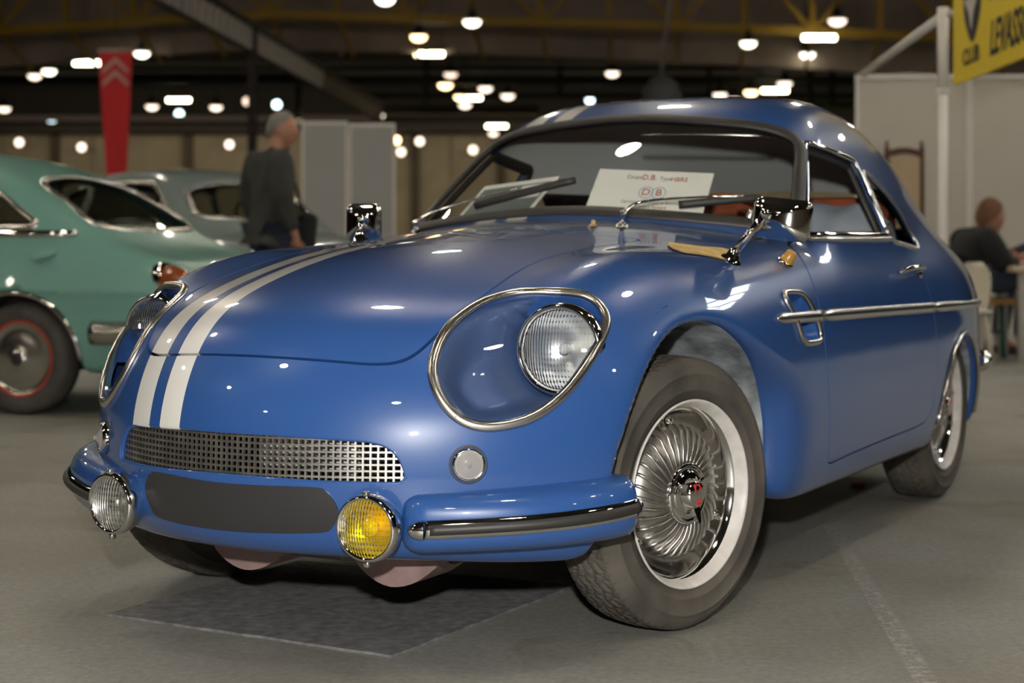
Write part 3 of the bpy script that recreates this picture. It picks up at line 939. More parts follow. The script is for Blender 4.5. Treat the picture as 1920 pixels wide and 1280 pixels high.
# --- wing mirrors
def mirror_head(w, h, d):
    """chrome shell: rounded rectangle rim falling back to a small boss"""
    prof = [(1.0, -0.006), (1.03, 0.000), (1.03, 0.006), (0.98, 0.014), (0.86, 0.026), (0.66, 0.040), (0.42, 0.050), (0.24, 0.0545), (0.10, 0.056), (0.0, 0.056)]
    outl = rrect(w, h, min(w, h) * 0.22, 6); n = len(outl); V, Fc = [], []
    for k, dep in prof:
        for u, v in outl: V.append((dep * d / 0.056, u * k, v * k))
    for i in range(len(prof) - 1):
        for k in range(n):
            j = (k + 1) % n; Fc.append((i * n + k, i * n + j, (i + 1) * n + j, (i + 1) * n + k))
    Fc.append(tuple(range(n))[::-1])
    return V, Fc
for s, c, b, tilt, yaw in ((1, Vector((-0.46, 0.715, 0.897)), (-0.385, 0.612), 6, -6), (-1, Vector((-0.50, -0.515, 0.892)), (-0.44, -0.488), 0, 28)):
    q = surf_top(*b); nn = surf_n(q)
    R_ = Vector(nn).to_track_quat('Z', 'Y').to_matrix().to_4x4(); R_.translation = Vector(q)
    R2 = Matrix.Translation(c) @ Euler((math.radians(-tilt), math.radians(-6), math.radians(yaw))).to_matrix().to_4x4()
    hd = obj('wing_mirror', xf(mirror_head(0.150 if s > 0 else 0.095, 0.098 if s > 0 else 0.105, 0.050), R2), M_CHROME, CAR)
    obj('mirror_base', xf(lathe([(0.0, 0.030), (0.010, 0.030), (0.014, 0.024), (0.017, 0.010), (0.024, 0.006), (0.027, 0.0)], 24), R_), M_CHROME, hd)
    boss = R2 @ Vector((0.055, -0.02 if s > 0 else 0.0, 0.004))
    obj('mirror_stalk', tube([tuple(R_ @ Vector((0, 0, 0.02))), tuple(boss)], 0.009, 12), M_CHROME, hd)
    obj('mirror_joint', xf(lathe([(0.0, 0.013), (0.009, 0.009), (0.013, 0.0), (0.014, -0.012)], 18, 'x'), Matrix.Translation(boss) @ Matrix.Rotation(0, 4, 'Z')), M_CHROME, hd)
    obj('mirror_glass', xf(prism(rrect((0.150 if s > 0 else 0.095) * 0.95, 0.093, 0.02), 0.002, lambda u, v, w: (-0.006 * 1 + w, u, v)), R2), mat('mirror_silver', (0.9, 0.9, 0.9), rough=0.02, metal=1.0), hd)

# --- wipers
def ws_pt(y, z, off=0.012):
    xs = np.linspace(-0.4, -1.3, 900)
    v = body_field(xs, np.full_like(xs, y), np.full_like(xs, z), wells=False)
    i = int(np.argmax(v < 0)); q = np.array([xs[i], y, z])
    return q + surf_n(q) * off
for piv, mid, end, ba, bb in (((-0.56, 0.245), (0.235, 0.935), (0.455, 0.945), (0.300, 0.930), (0.490, 0.950)),
                              ((-0.70, -0.465), (-0.40, 0.925), (-0.20, 0.972), (-0.335, 0.933), (-0.030, 1.003))):
    q = surf_top(*piv); nn = surf_n(q)
    R_ = Vector(nn).to_track_quat('Z', 'Y').to_matrix().to_4x4(); R_.translation = Vector(q)
    wp = obj('wiper', xf(lathe([(0.0, 0.042), (0.008, 0.041), (0.010, 0.032), (0.008, 0.028), (0.006, 0.02), (0.006, 0.008), (0.014, 0.006), (0.016, 0.0)], 18), R_), M_CHROME, CAR)
    top = R_ @ Vector((0, 0, 0.035))
    m1 = ws_pt(*mid, 0.03); e1 = ws_pt(*end, 0.026)
    path = smooth_poly([tuple(top), tuple((np.array(top) * 0.4 + m1 * 0.6) + np.array((0, 0, 0.006))), tuple(m1 * 0.5 + e1 * 0.5), tuple(e1)], 18, closed=False)
    obj('wiper_arm', tube(path, np.linspace(0.0075, 0.004, 18), 8, flat=0.6), M_CHROME if piv[1] > 0 else M_STEEL, wp)
    bl = np.array([ws_pt(ba[0] + (bb[0] - ba[0]) * t, ba[1] + (bb[1] - ba[1]) * t, 0.014) for t in np.linspace(0, 1, 14)])
    obj('wiper_blade', tube(bl, 0.0085, 8, flat=1.3), M_RUBBER, wp)
for x, y in ((-0.50, 0.19),):
    q = surf_top(x, y)
    obj('washer_jet', move(lathe([(0.0, 0.018), (0.006, 0.016), (0.005, 0.008), (0.009, 0.005), (0.011, 0.0)], 14), q), mat('brass', (0.55, 0.40, 0.20), rough=0.3, metal=1.0), CAR)

# --- steering guards and sump seen under the nose
M_GUARD = mat('dusty_maroon_paint', (0.23, 0.15, 0.14), rough=0.6, noise=(20, 0.2))
for y in (-0.16, 0.215):
    poly = smooth_poly([(-0.12, 0.27), (-0.105, 0.19), (-0.07, 0.152), (-0.02, 0.133), (0.03, 0.140), (0.075, 0.165), (0.11, 0.20), (0.13, 0.27)], 40)
    obj('suspension_guard', prism(poly, 0.14, lambda u, v, w, y=y: (0.48 - w, y + u, v)), M_GUARD, CAR, angle=40)
obj('oil_cooler', box((0.40, 0.03, 0.185), (0.10, 0.26, 0.035), 0.005), mat('ribbed_metal', (0.16, 0.14, 0.11), rough=0.5, metal=0.6, bump=(90, 1.0, 0.01)), CAR)
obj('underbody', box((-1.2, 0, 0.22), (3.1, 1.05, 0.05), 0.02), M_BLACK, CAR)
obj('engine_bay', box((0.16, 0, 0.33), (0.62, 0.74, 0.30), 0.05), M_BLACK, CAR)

# --- rear bumper blade wrapping the tail
pts = []
for y in np.linspace(0.60, -0.60, 41):
    xs = np.linspace(-3.3, -2.0, 500); v = body_field(xs, np.full_like(xs, y), np.full_like(xs, 0.40), wells=False)
    i = int(np.argmax(v < 0)); q = np.array([xs[i], y, 0.40]); n_ = surf_n(q); n_[2] = 0; n_ /= np.linalg.norm(n_); pts.append(q + n_ * 0.07)
pts = resample(np.array(pts), 60, closed=False)
rb = obj('rear_bumper', tube(pts, np.r_[0.01, 0.03, np.full(56, 0.042), 0.03, 0.01], 10, flat=1.0), M_CHROME, CAR)
for y in (-0.35, 0.35): obj('bumper_iron', box((-2.93, y, 0.40), (0.22, 0.04, 0.03), 0.005), M_BLACK, rb)
# ------------------------------------------------------------------ road wheels (axis along +y, outwards)
TR = 0.298
def tyre_mesh():
    """carcass with a cut zig-zag tread"""
    seg = 540
    prof = []   # (radius, y, tread flag)
    sides = [(0.197, 0.062), (0.205, 0.068), (0.222, 0.076), (0.224, 0.0785), (0.228, 0.0785), (0.230, 0.0775), (0.244, 0.0800), (0.258, 0.079), (0.2595, 0.0805), (0.2625, 0.0795), (0.264, 0.0768), (0.271, 0.0745), (0.279, 0.0700), (0.2865, 0.0635)]
    for r, y in sides: prof.append((r, y, 0))
    for y in np.linspace(0.058, -0.058, 26): prof.append((TR - 1.35 * y * y, y, 1))
    for r, y in reversed(sides): prof.append((r, -y, 0))
    n = len(prof); V, Fc = [], []
    t = np.arange(seg) / seg * 2 * math.pi
    for r, y, tr in prof:
        rr = np.full(seg, r)
        if tr:
            ph = t * 36
            zig = 0.006 * np.abs(((ph / math.pi) % 2) - 1) * 2 - 0.006
            g = np.zeros(seg)
            for c in (-0.036, -0.012, 0.012, 0.036):
                g = np.maximum(g, np.clip(1 - np.abs(y - c - zig) / 0.0034, 0, 1))
            cell = ((ph / math.pi + 0.35 * math.sin(y * 180)) % 1.0)
            g = np.maximum(g, np.clip(1 - np.abs(cell - 0.5) / 0.10, 0, 1) * (1 if abs(y) < 0.056 else 0.6))
            rr = r - 0.0065 * np.clip(g * 1.6, 0, 1)
        V += list(zip((rr * np.cos(t)).tolist(), [y] * seg, (rr * np.sin(t)).tolist()))
    for i in range(n - 1):
        a, b = i * seg, (i + 1) * seg
        for k in range(seg):
            l = (k + 1) % seg
            Fc.append((a + k, b + k, b + l, a + l))
    return V, Fc
def far_tyre_mesh():
    return lathe([(0.197, 0.062), (0.222, 0.076), (0.245, 0.0795), (0.268, 0.0755), (0.2865, 0.0635), (0.296, 0.045), (0.298, 0), (0.296, -0.045), (0.2865, -0.0635), (0.245, -0.0795), (0.197, -0.062)], 72, 'y')

M_RIMW = mat('white_rim_paint', (0.60, 0.57, 0.53), rough=0.4, noise=(30, 0.12))
M_TREAD = mat('tyre_rubber_dusty', (0.078, 0.068, 0.055), rough=0.8, noise=(7, 0.5, 8), bump=(300, 0.15, 0.001))
RIM_P = [(0.196, 0.064), (0.2045, 0.071), (0.2055, 0.0745), (0.203, 0.0765), (0.200, 0.0745), (0.195, 0.066), (0.190, 0.057), (0.187, 0.050)]
BOWL_P = [(0.1872, 0.0502), (0.181, 0.044), (0.175, 0.026), (0.168, 0.010), (0.158, -0.002), (0.148, -0.006), (0.120, -0.01), (0.0, -0.012)]
DRUM_P = [(0.146, -0.008), (0.147, 0.014), (0.141, 0.028), (0.125, 0.042), (0.105, 0.052), (0.085, 0.057), (0.062, 0.058), (0.05, 0.058)]
def fin_mesh():
    """one swept cooling rib running over the drum from shoulder to hub"""
    P = []
    pr = Spline([(0.055, 0.059), (0.065, 0.0592), (0.085, 0.058), (0.105, 0.053), (0.125, 0.043), (0.141, 0.029), (0.147, 0.012)])
    for r in np.linspace(0.146, 0.066, 14):
        a = 0.26 * ((0.146 - r) / 0.08) ** 1.3
        y = float(pr(r)) + 0.0015
        P.append((r * math.cos(a), y, -r * math.sin(a)))
    P = np.array(P)
    return tube(P, np.r_[0.0025, np.linspace(0.0042, 0.0034, 11), 0.003, 0.002], 6)
NECK = [(0.0, 0.092), (0.016, 0.0915), (0.026, 0.089), (0.031, 0.083), (0.033, 0.072), (0.037, 0.066)]
HUB_P = [(0.066, 0.054), (0.067, 0.062), (0.064, 0.067), (0.058, 0.0655), (0.052, 0.062), (0.050, 0.066), (0.046, 0.069), (0.036, 0.070), (0.027, 0.0715), (0.0, 0.0715)]

def disc_text(ch, size):
    return text_mesh(ch, size, 0.0012, bold=0.0006)
PROTO = {}
def make_wheel(s, loc, steer, spin, detail):
    """s = +1 for the car's left side, -1 for the right"""
    m = Matrix.Translation(Vector(loc)) @ Matrix.Rotation(steer, 4, 'Z')
    if s < 0: m = m @ Matrix.Rotation(math.pi, 4, 'Z')
    m = m @ Matrix.Rotation(spin, 4, 'Y')
    if 'rim' not in PROTO:
        PROTO['rim'] = obj('wheel', lathe(RIM_P, 72, 'y'), M_RIMW, CAR)
        w = PROTO['rim']
        PROTO['tyre'] = obj('tyre', tyre_mesh(), M_TREAD, w)
        PROTO['bowl'] = obj('rim_bowl', lathe(BOWL_P, 64, 'y'), M_CHROME, w)
        PROTO['drum'] = obj('brake_drum', lathe(DRUM_P, 64, 'y'), M_ALU, w)
        PROTO['hub'] = obj('hub_disc', lathe(HUB_P, 48, 'y'), M_CHROME, w)
        # three-eared knock-off spinner
        ear = []
        for kk in range(3):
            ca_, sa_ = math.cos(2 * math.pi * kk / 3 + 0.55), math.sin(2 * math.pi * kk / 3 + 0.55)
            e = [(0.022, -0.011), (0.036, -0.0095), (0.050, -0.007), (0.060, -0.004), (0.0625, 0.0), (0.060, 0.004), (0.050, 0.007), (0.036, 0.0095), (0.022, 0.011)]
            ear.append(prism(e, 0.010, lambda u, v, w_, ca_=ca_, sa_=sa_: (u * ca_ - v * sa_, 0.072 + w_ + 0.20 * (u - 0.016), u * sa_ + v * ca_)))
        PROTO['spin'] = obj('spinner', join(lathe(NECK, 32, 'y'), *ear), M_CHROME, w, angle=35)
        # maker's initials in red on the spinner cap
        t1 = disc_text('D', 0.030); t2 = disc_text('B', 0.030)
        RX = Matrix.Rotation(math.radians(90), 4, 'X') @ Matrix.Rotation(math.pi, 4, 'Y')
        RX = Matrix(((-1, 0, 0, 0), (0, 0, 1, 0), (0, 1, 0, 0), (0, 0, 0, 1)))
        PROTO['t1'] = obj('letter', xf(t1, Matrix.Translation((0, 0.0905, 0.0125)) @ RX), mat('red_enamel', (0.55, 0.03, 0.02), rough=0.35), w, smooth=False)
        PROTO['t2'] = obj('letter', xf(t2, Matrix.Translation((0, 0.0905, -0.0125)) @ RX), MATS['red_enamel'], w, smooth=False)
        PROTO['fin'] = obj('drum_fin', fin_mesh(), M_ALU, w)
        PROTO['nut'] = obj('wheel_nut', xf(join(lathe([(0.0, 0.034), (0.006, 0.033), (0.009, 0.028), (0.0095, 0.018)], 6, 'y'), lathe([(0.0115, 0.020), (0.0125, 0.012), (0.013, 0.0)], 16, 'y')), Matrix.Translation((0.158, 0.0, 0))), M_CHROME, w)
        PROTO['lug'] = obj('rim_lug', box((0.160, 0.0, 0), (0.030, 0.014, 0.050), 0.004), M_ALU, w)
        first = True
    else:
        w = inst(PROTO['rim'], 'wheel', CAR); first = False
    w.matrix_local = m
    if not first:
        for k in ('tyre', 'bowl', 'drum', 'hub', 'spin', 't1', 't2') if detail else ('tyre', 'bowl', 'drum'):
            inst(PROTO[k], PROTO[k].name.split('.')[0], w)
    if detail:
        N_ = 36
        for k in range(N_):
            if first and k == 0: continue
            inst(PROTO['fin'], 'drum_fin', w, Matrix.Rotation(2 * math.pi * k / N_, 4, 'Y'))
        for k in range(3):
            R_ = Matrix.Rotation(2 * math.pi * k / 3 + 0.5, 4, 'Y')
            for key, nm in (('nut', 'wheel_nut'), ('lug', 'rim_lug')):
                if first and k == 0: PROTO[key].matrix_local = R_
                else: inst(PROTO[key], nm, w, R_)
    return w
make_wheel(1, (0, 0.610, TR), math.radians(-15), math.radians(8), True)
make_wheel(-1, (0, -0.610, TR), math.radians(-15), 0.3, False)
make_wheel(1, (-2.13, 0.605, TR), 0, math.radians(20), True)
make_wheel(-1, (-2.13, -0.605, TR), 0, 0.9, False)
# ------------------------------------------------------------------ cabin
M_HEAD = mat('grey_headlining', (0.74, 0.76, 0.74), rough=0.9, bump=(200, 0.2, 0.001))
M_DASH = mat('black_vinyl', (0.018, 0.017, 0.016), rough=0.55)
M_SEAT = mat('tan_red_leather', (0.36, 0.085, 0.035), rough=0.5, noise=(12, 0.2))
M_WOOD = mat('varnished_wood', (0.35, 0.13, 0.03), rough=0.25, coat=0.6)
hd, _ = cut(SK, lambda P: np.minimum(P[:, 2] - 1.01, -1.20 - P[:, 0]))
hd = (hd[0] - hd[1] * 0.022, -hd[1], hd[2][:, ::-1])
skin_obj('headlining', hd, M_HEAD, CAR)
hd2, _ = cut(SK, lambda P: np.minimum.reduce([P[:, 2] - 0.86, -0.74 - P[:, 0], np.maximum(1.01 - P[:, 2], P[:, 0] + 1.20)]))
hd2 = (hd2[0] - hd2[1] * 0.02, -hd2[1], hd2[2][:, ::-1])
skin_obj('pillar_trim', hd2, M_DASH, CAR)
# dashboard, tub, parcel shelf
dash = prism([(-0.70, 0.84), (-0.80, 0.868), (-1.02, 0.872), (-1.05, 0.84), (-1.04, 0.66), (-0.70, 0.55)], 1.10, lambda u, v, w: (u, -0.55 + w, v))
obj('dashboard', dash, M_DASH, CAR, smooth=False)
obj('cabin_floor', box((-1.5, 0, 0.30), (1.5, 1.16, 0.04)), M_DASH, CAR, smooth=False)
for s in (1, -1): obj('door_card', box((-1.35, s * 0.615, 0.56), (1.1, 0.02, 0.50)), M_DASH, CAR, smooth=False)
obj('parcel_shelf', box((-2.25, 0, 0.80), (0.62, 1.08, 0.03), 0.01), M_DASH, CAR)
for y in (-0.30, 0.30):
    back = [( -1.86 - 0.015, 0.42), (-1.92, 0.60), (-1.97, 0.80), (-2.02, 0.93), (-2.06, 0.945), (-2.09, 0.93), (-2.06, 0.78), (-2.01, 0.58), (-1.97, 0.40)]
    back = smooth_poly([(u + 0.20, v) for u, v in back], 40)
    st = obj('seat', prism(back, 0.46, lambda u, v, w, y=y: (u, y - 0.23 + w, v)), M_SEAT, CAR, angle=50)
    obj('cushion', box((-1.50, y, 0.45), (0.50, 0.46, 0.14), 0.05), M_SEAT, st)
bench = smooth_poly([(-2.02, 0.50), (-2.05, 0.75), (-2.09, 0.955), (-2.13, 0.985), (-2.17, 0.955), (-2.16, 0.7), (-2.14, 0.5)], 36)
obj('rear_bench', prism(bench, 1.0, lambda u, v, w: (u, -0.5 + w, v)), M_SEAT, CAR, angle=50)
# steering wheel
swm = Matrix.Translation((-1.19, 0.31, 0.80)) @ Matrix.Rotation(math.radians(-62), 4, 'Y')
ring = [(0.19 * math.cos(t), 0.19 * math.sin(t), 0) for t in np.linspace(0, 2 * math.pi, 64, endpoint=False)]
sw = obj('steering_wheel', xf(tube(ring, 0.0125, 10, closed=True), swm), M_WOOD, CAR)
for k in range(3):
    a = 2 * math.pi * k / 3 + 0.5
    obj('spoke', xf(box((0.09, 0, -0.02), (0.18, 0.022, 0.003)), swm @ Matrix.Rotation(a, 4, 'Z')), M_STEEL, sw)
obj('horn_button', xf(lathe([(0.0, 0.012), (0.02, 0.010), (0.03, 0.0), (0.03, -0.04)], 24), swm), M_DASH, sw)
obj('steering_column', xf(tube([(0, 0, -0.03), (0, 0, -0.16)], 0.02, 10), swm), M_DASH, CAR)
# rear-view mirror and sun visor rail
vis = [ws_pt(y, 1.178 - 0.06 * y * y, -0.030) for y in np.linspace(0.05, 0.43, 12)]
obj('visor_rail', tube(np.array(vis), 0.004, 8), M_STEEL, CAR)
# ------------------------------------------------------------------ the hall
def floor_mat():
    m = bpy.data.materials.new('worn_concrete'); m.use_nodes = True
    nt, N, L, b = nodes_of(m)
    tc = N.new('ShaderNodeTexCoord')
    def noise(scale, det=6, rough=0.6, dist=0.0):
        n = N.new('ShaderNodeTexNoise'); n.inputs['Scale'].default_value = scale; n.inputs['Detail'].default_value = det; n.inputs['Roughness'].default_value = rough; n.inputs['Distortion'].default_value = dist
        L.new(tc.outputs['Object'], n.inputs['Vector']); return n
    def ramp(src, stops):
        r = N.new('ShaderNodeValToRGB'); e = r.color_ramp.elements
        while len(e) < len(stops): e.new(0.5)
        for k, (p, c) in enumerate(stops): e[k].position = p; e[k].color = (*c, 1)
        L.new(src.outputs['Fac'], r.inputs[0]); return r
    base = ramp(noise(0.9, 8, 0.62, 0.4), [(0.30, (0.200, 0.184, 0.146)), (0.48, (0.262, 0.255, 0.222)), (0.66, (0.305, 0.305, 0.282))])
    fine = ramp(noise(55, 8, 0.7), [(0.25, (0.60, 0.60, 0.60)), (0.75, (1.32, 1.32, 1.32))])
    mx = N.new('ShaderNodeMix'); mx.data_type = 'RGBA'; mx.blend_type = 'MULTIPLY'; mx.inputs[0].default_value = 0.8
    L.new(base.outputs[0], mx.inputs[6]); L.new(fine.outputs[0], mx.inputs[7])
    st = ramp(noise(2.3, 5, 0.55, 1.2), [(0.60, (0, 0, 0)), (0.72, (1, 1, 1))])
    mx2 = N.new('ShaderNodeMix'); mx2.data_type = 'RGBA'
    sc = N.new('ShaderNodeMath'); sc.operation = 'MULTIPLY'; sc.inputs[1].default_value = 0.6
    L.new(st.outputs[0], sc.inputs[0]); L.new(sc.outputs[0], mx2.inputs[0])
    L.new(mx.outputs[2], mx2.inputs[6]); mx2.inputs[7].default_value = (0.105, 0.085, 0.055, 1)
    L.new(mx2.outputs[2], b.inputs['Base Color'])
    b.inputs['Roughness'].default_value = 0.52
    b.inputs['Specular IOR Level'].default_value = 0.4
    bp = N.new('ShaderNodeBump'); bp.inputs['Strength'].default_value = 0.35; bp.inputs['Distance'].default_value = 0.003
    L.new(noise(90, 6, 0.7).outputs['Fac'], bp.inputs['Height']); L.new(bp.outputs[0], b.inputs['Normal'])
    return m
fl = obj('floor', box((0, 42, -0.1), (84, 116, 0.2)), floor_mat(), smooth=False); tag(fl, 'worn grey-brown concrete hall floor', kind='structure')

# painted bay line on the concrete
def g(px, py): return at(px, py, CAM_H * F_PX / (py - HORIZON))
def worn_paint():
    m = mat('worn_line_paint', (0.42, 0.40, 0.36), rough=0.7)
    nt, N, L, b = nodes_of(m)
    tc = N.new('ShaderNodeTexCoord'); n = N.new('ShaderNodeTexNoise'); n.inputs['Scale'].default_value = 60; n.inputs['Detail'].default_value = 8
    L.new(tc.outputs['Object'], n.inputs['Vector'])
    r = N.new('ShaderNodeMapRange'); r.inputs['From Min'].default_value = 0.42; r.inputs['From Max'].default_value = 0.62; r.inputs['To Min'].default_value = 0.8; r.inputs['To Max'].default_value = 0.15
    L.new(n.outputs['Fac'], r.inputs['Value']); L.new(r.outputs[0], b.inputs['Alpha'])
    return m
a, b_ = g(1556, 985), g(1742, 1290)
d = (b_ - a).normalized(); sdv = Vector((-d.y, d.x, 0)) * 0.022
ln = obj('floor_marking', ([tuple(a + sdv + Vector((0, 0, 0.0012))), tuple(a - sdv + Vector((0, 0, 0.0012))), tuple(b_ - sdv + Vector((0, 0, 0.0012))), tuple(b_ + sdv + Vector((0, 0, 0.0012)))], [(0, 1, 2, 3)]), worn_paint(), smooth=False)
tag(ln, 'worn pale painted line on the concrete right of the front wheel', kind='structure')

M_WALL = mat('beige_cladding', (0.40, 0.345, 0.25), rough=0.8, noise=(0.5, 0.15))
M_POST = mat('brown_steel', (0.085, 0.060, 0.035), rough=0.6)
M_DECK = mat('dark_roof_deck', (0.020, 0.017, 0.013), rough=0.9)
M_FASCIA = mat('brown_grey_sheeting', (0.44, 0.35, 0.28), rough=0.8, noise=(0.6, 0.2))
M_YEL = mat('ochre_steel', (0.48, 0.29, 0.015), rough=0.5)
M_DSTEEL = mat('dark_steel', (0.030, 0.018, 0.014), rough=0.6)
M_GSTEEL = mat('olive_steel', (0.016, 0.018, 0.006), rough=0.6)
BW = 95.0
wb = obj('wall_back', box((0, BW + 0.4, 4.5), (84, 0.3, 9.0)), M_WALL, smooth=False); tag(wb, 'beige clad far wall of the hall', kind='structure')
pan = obj('wall_panel', box((0, 0, 0), (4.9, 0.12, 6.4), 0.03), M_WALL, wb, smooth=False)
for k in range(-6, 7):
    o_ = pan if k == -6 else inst(pan, 'wall_panel', wb)
    o_.location = (k * 5.0 - 0.9, BW + 0.18, 3.3)
post = obj('steel_post', box((0, 0, 0), (0.45, 0.35, 6.8), 0.02), M_POST, wb, smooth=False)
for k, x in enumerate((-25.4, -18.0, -5.4, -0.6, 4.4)):
    o_ = post if k == 0 else inst(post, 'steel_post', wb)
    o_.location = (x, BW - 0.1, 3.4)
wtr = obj('trim_1', box((0, BW - 0.1, 7.75), (84, 0.6, 2.5)), M_DECK, smooth=False); tag(wtr, 'dark eaves beam above the far wall', kind='structure')

M_DWALL = mat('dark_cladding', (0.24, 0.20, 0.155), rough=0.85)
for nm, c_, s_, lb in (('wall_left', (-42.2, 42, 4.5), (0.4, 116, 9.0), 'dark clad left wall of the hall'), ('wall_right', (42.2, 42, 4.5), (0.4, 116, 9.0), 'dark clad right wall of the hall'), ('wall_front', (0, -16.2, 4.5), (84, 0.4, 9.0), 'dark clad near end wall of the hall')):
    o_ = obj(nm, box(c_, s_), M_DWALL if nm == 'wall_front' else mat('brown_cladding', (0.06, 0.05, 0.038), rough=0.85), smooth=False); tag(o_, lb, kind='structure')
# roof deck with a glazed rooflight to the right
SKX, SKY = (11.5, 17.5), (14.6, 18.6)
ZD = 9.0
def slab(x0, x1, y0, y1): return box(((x0 + x1) / 2, (y0 + y1) / 2, ZD + 0.1), (x1 - x0, y1 - y0, 0.2))
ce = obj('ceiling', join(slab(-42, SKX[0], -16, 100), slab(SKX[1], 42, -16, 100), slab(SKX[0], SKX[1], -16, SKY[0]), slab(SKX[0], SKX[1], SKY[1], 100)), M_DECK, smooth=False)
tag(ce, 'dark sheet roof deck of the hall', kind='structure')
rl = obj('window_1', join(*[box((x, (SKY[0] + SKY[1]) / 2, ZD + 0.05), (0.10, SKY[1] - SKY[0], 0.25)) for x in np.linspace(SKX[0], SKX[1], 4)],
                          *[box(((SKX[0] + SKX[1]) / 2, y, ZD + 0.05), (SKX[1] - SKX[0], 0.10, 0.25)) for y in np.linspace(SKY[0], SKY[1], 2)]), M_DSTEEL, smooth=False)
tag(rl, 'glazed rooflight with dark bars in the hall roof', kind='structure')
M_SKYP = mat('daylit_glazing', (0.8, 0.85, 0.9), rough=0.4, emit=(0.86, 0.93, 1.0), estr=9.0)
pw, ph = (SKX[1] - SKX[0]) / 3, SKY[1] - SKY[0]
pane = obj('pane', box((0, 0, 0), (pw - 0.1, ph - 0.1, 0.02)), M_SKYP, rl, smooth=False)
for i in range(3):
    for j in range(1):
        o_ = pane if i == j == 0 else inst(pane, 'pane', rl)
        o_.location = (SKX[0] + (i + 0.5) * pw, SKY[0] + (j + 0.5) * ph, ZD + 0.12)

# gabled fascia and the ochre lattice truss in front of it
YF = 52.0
pts_b = [(-1500, 224), (0, 125), (250, 104), (520, 92), (900, 101), (1280, 117), (1600, 133), (3400, 212)]
V = []
for px, py in pts_b:
    q = at(px, py, YF); V += [tuple(q), (q.x, q.y, 9.0), (q.x, q.y + 0.3, q.z), (q.x, q.y + 0.3, 9.0)]
Fc = []
for i in range(len(pts_b) - 1):
    a_, c_ = i * 4, i * 4 + 4
    Fc += [(a_, c_, c_ + 1, a_ + 1), (a_ + 2, a_, c_, c_ + 2)]
fa = obj('trim_2', (V, Fc), M_FASCIA, smooth=False); tag(fa, 'brown-grey gabled fascia across the hall roof', kind='structure')
for px in np.linspace(-1440, 3360, 31):
    q = at(px, 60, YF - 0.05)
    obj('sheet_rib', box((q.x, q.y, 7.6), (0.10, 0.08, 2.6)), M_FASCIA, fa, smooth=False)

def beam(p, q, w, h=None):
    p, q = Vector(p), Vector(q); d = q - p
    r = d.to_track_quat('X', 'Z').to_matrix().to_4x4()
    return box(tuple((p + q) / 2), (d.length, w, h or w), 0, r)
YT = 49.0
tr = empty('roof_truss', at(960, 60, YT)); tr.location = (0, YT, 6.0)
tag(tr, 'ochre painted lattice roof truss with yellow diagonals', 'truss'); tr['kind'] = 'structure'
def chord(px): 
    return at(px, float(np.interp(px, [-1200, 0, 480, 1280, 1780, 3100], [130, 58, 26, 50, 70, 120])), YT)
def rel(v): return Vector(v) - tr.location
xsn = list(np.linspace(-1150, 3050, 34))
for i in range(len(xsn) - 1):
    obj('chord', beam(rel(chord(xsn[i])), rel(chord(xsn[i + 1])), 0.22, 0.26), M_YEL, tr, smooth=False)
for i, px in enumerate(xsn):
    q = rel(chord(px)); up = Vector((q.x, q.y, 2.95))
    obj('vertical', beam(q, up, 0.16), M_YEL, tr, smooth=False)
    if i < len(xsn) - 1:
        q2 = rel(chord(xsn[i + 1]))
        if i % 2: obj('diagonal', beam(q, (q2.x, q2.y, 2.95), 0.13), M_YEL, tr, smooth=False)
        else: obj('diagonal', beam(q2, (q.x, q.y, 2.95), 0.13), M_YEL, tr, smooth=False)
    obj('knee_brace', beam(q, q + Vector((0.25, 2.6, -0.85)), 0.09), M_YEL, tr, smooth=False)

# further roof steel beyond the fascia
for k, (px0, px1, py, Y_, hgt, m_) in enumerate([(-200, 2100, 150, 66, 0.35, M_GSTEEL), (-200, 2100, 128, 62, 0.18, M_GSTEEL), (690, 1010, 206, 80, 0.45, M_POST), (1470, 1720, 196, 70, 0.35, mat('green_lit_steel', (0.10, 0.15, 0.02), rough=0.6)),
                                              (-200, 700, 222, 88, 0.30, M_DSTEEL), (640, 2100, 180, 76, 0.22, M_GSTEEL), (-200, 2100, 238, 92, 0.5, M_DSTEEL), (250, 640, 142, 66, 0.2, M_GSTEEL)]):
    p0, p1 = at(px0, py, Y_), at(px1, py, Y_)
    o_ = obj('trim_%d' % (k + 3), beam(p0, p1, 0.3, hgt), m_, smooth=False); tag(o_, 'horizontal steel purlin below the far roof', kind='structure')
for k, (px, y0, y1, Y_) in enumerate([(1518, 110, 215, 69), (1560, 118, 200, 69), (1425, 120, 190, 72), (1330, 130, 190, 76), (800, 110, 200, 70), (560, 150, 235, 80), (1050, 120, 180, 74)]):
    o_ = obj('trim_%d' % (k + 20), beam(at(px, y0, Y_), at(px, y1, Y_), 0.22), M_GSTEEL, smooth=False); tag(o_, 'upright steel hanger below the far roof', kind='structure')

# castellated beam running down the hall on dark columns
zb = 5.25
def vp_pt(px, py):
    Y_ = (zb - CAM_H) * F_PX / (HORIZON - py); return at(px, py, Y_)
p0, p1 = vp_pt(255, -19), vp_pt(606, 169.7)
cb = empty('castellated_beam', ((p0.x + p1.x) / 2, (p0.y + p1.y) / 2, zb)); tag(cb, 'long castellated roof beam with pale web plates running into the depth', 'beam'); cb['kind'] = 'structure'
def cr(v): return Vector(v) - cb.location
up = Vector((0, 0, 0.62))
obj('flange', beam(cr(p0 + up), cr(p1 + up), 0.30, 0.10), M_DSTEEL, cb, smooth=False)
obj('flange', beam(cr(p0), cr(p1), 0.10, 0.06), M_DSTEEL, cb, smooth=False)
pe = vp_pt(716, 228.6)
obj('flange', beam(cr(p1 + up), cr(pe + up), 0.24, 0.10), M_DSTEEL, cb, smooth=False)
obj('flange', beam(cr(p1), cr(pe), 0.10, 0.06), M_DSTEEL, cb, smooth=False)
